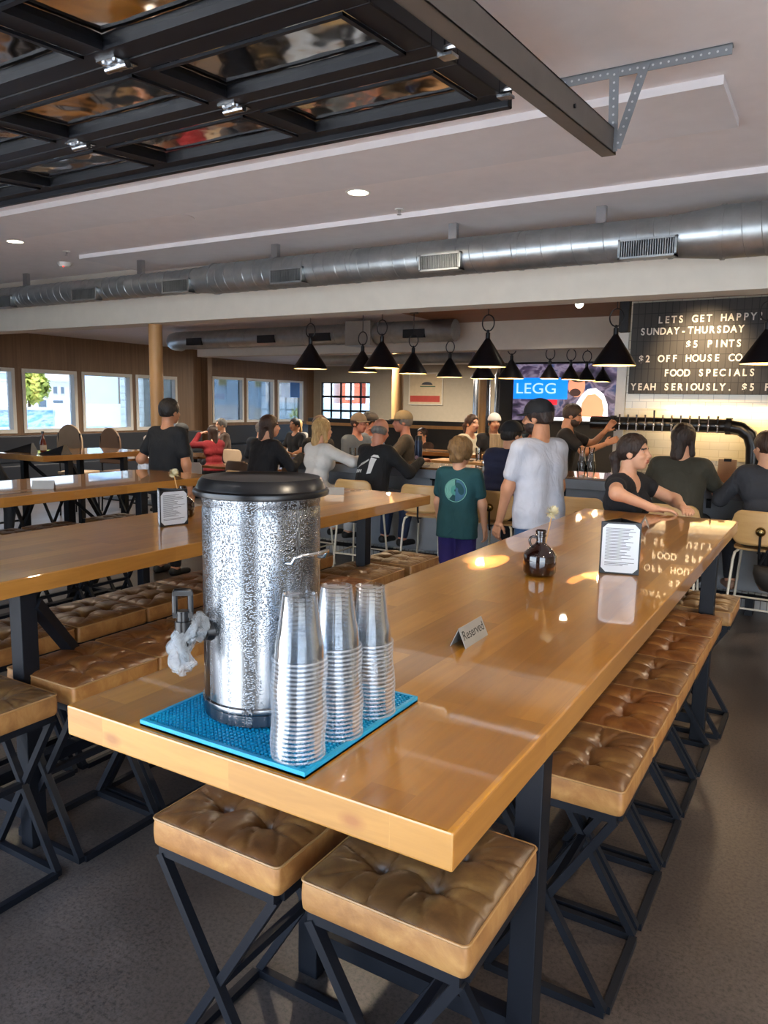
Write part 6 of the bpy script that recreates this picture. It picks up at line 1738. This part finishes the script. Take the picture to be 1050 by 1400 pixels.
# --- facing us across the bar
person('man with glasses in dark shirt looking right across the bar', -5.62, 7.75, -98, 'sit', H=1.80, sk='red', hair='short', hc='brown', glasses=True, top=('tee', '17181e'), bottom='1c2028', yaw=-4, lean=8, pitch=-4, res=0.016, seat=0.66)
person('man in grey-blue t-shirt and tan cap facing right', -5.35, 8.22, -100, 'sit', H=1.78, sk='red', hair='short', hc='brown', cap=('7a6c5c', '7a6c5c'), top=('tee', '5a6878'), bottom='2a3040', yaw=0, lean=8, res=0.016, seat=0.70)
person('man in dark cap with hand at face, behind the tan cap', -5.55, 8.85, -100, 'sit', H=1.78, sk='red', hair='short', hc='dark', cap=('25262c', '25262c'), top=('tee', '6a7894'), bottom='2a3040', hR=(0.05, 0.18, 1.36), eR=(0.6, 0.5, -0.8), lean=8, res=0.018, seat=0.70)
person('older man in charcoal t-shirt and two-tone cap facing left across the bar', -4.45, 8.1, 118, 'sit', H=1.82, sk='red', hair='short', hc='grey', cap=('8a7a5c', '20262a'), top=('tee', '45423c'), bottom='2a3040', yaw=6, lean=6, res=0.016, seat=0.72, extra=front_print, hR=(0.1, 0.42, 1.12), hL=(-0.2, 0.4, 1.12))
person('grey-haired person in pale top far behind the balding man', -6.6, 10.6, 200, 'sit', H=1.72, sk='pale', hair='short', hc='grey', top=('long', 'b8aca4'), bottom='2a3040', res=0.022, seat=0.72)
person('small dark-haired person behind the beer glasses in the background', -6.3, 12.0, 170, 'sit', H=1.6, hair='short', hc='dark', top=('tee', '3a2a26'), bottom='2a3040', res=0.022, seat=0.5)
person('woman in cream blouse with dark tied hair at the far counter', -4.42, 9.72, -110, 'sit', H=1.74, hair='tail', hc='brown', female=True, top=('long', 'd2c8ae'), bottom='2a3040', lean=6, res=0.017, seat=0.72)
person('man in black shirt and white backwards cap at the far counter', -4.14, 9.95, 215, 'sit', H=1.78, sk='tan', hair='short', hc='black', cap=('d8d4cc', 'd8d4cc', 'back'), top=('tee', '141418'), bottom='2a3040', lean=8, res=0.017, seat=0.72)
person('man with glasses in dark jacket leaning over the far counter at right', -3.52, 9.72, 205, 'sit', H=1.78, sk='red', hair='short', hc='grey', glasses=True, top=('long', '20303a'), bottom='2a3040', lean=14, yaw=-20, pitch=-12, res=0.017, seat=0.72, hR=(0.05, 0.3, 1.36), eR=(0.8, 0.3, -0.8))
# --- diners by the windows
person('woman in red sweater with raised hands at the window tables', -9.2, 9.75, 70, 'sit', H=1.68, hair='long', hc='dark', female=True, top=('long', '7c1a22'), bottom='2a2c34', seat=0.46, hR=(0.08, 0.30, 1.22), hL=(-0.12, 0.34, 1.2), eR=(0.8, 0.3, -0.8), eL=(-0.8, 0.3, -0.8), res=0.018)
person('grey-haired person in brown seated behind the woman in red', -10.3, 11.2, 150, 'sit', H=1.76, hair='short', hc='grey', top=('long', '5a4a40'), bottom='2a2c34', seat=0.5, res=0.022)
person('man in grey cap and dark sweater near the rear windows', -9.15, 10.9, 30, 'sit', H=1.74, hair='short', hc='grey', cap=('77706c', '77706c'), top=('long', '1c2430'), bottom='24304a', seat=0.46, res=0.02)
person('blonde person facing us at the rear window table', -9.75, 12.9, 190, 'sit', H=1.72, hair='bob', hc='blond', female=True, top=('long', '8a8680'), bottom='2a2c34', seat=0.5, res=0.022)
person('dark-haired man in black t-shirt facing us at the rear windows', -9.05, 11.9, 170, 'sit', H=1.78, sk='tan', hair='short', hc='black', top=('tee', '16181e'), bottom='2a2c34', seat=0.52, res=0.02)
person('man in black cap and glasses seated right of the man in black t-shirt', -8.62, 8.5, 130, 'sit', H=1.76, sk='light', hair='short', hc='dark', cap=('16181c', '16181c'), glasses=True, top=('tee', '16181e'), bottom='2a2c34', seat=0.48, res=0.018)
person('dark-haired person in dark clothes cut by the left edge', -7.85, 4.66, 20, 'sit', H=1.70, hair='long', hc='black', top=('long', '17181c'), bottom='1c1e24', seat=0.60, res=0.018)
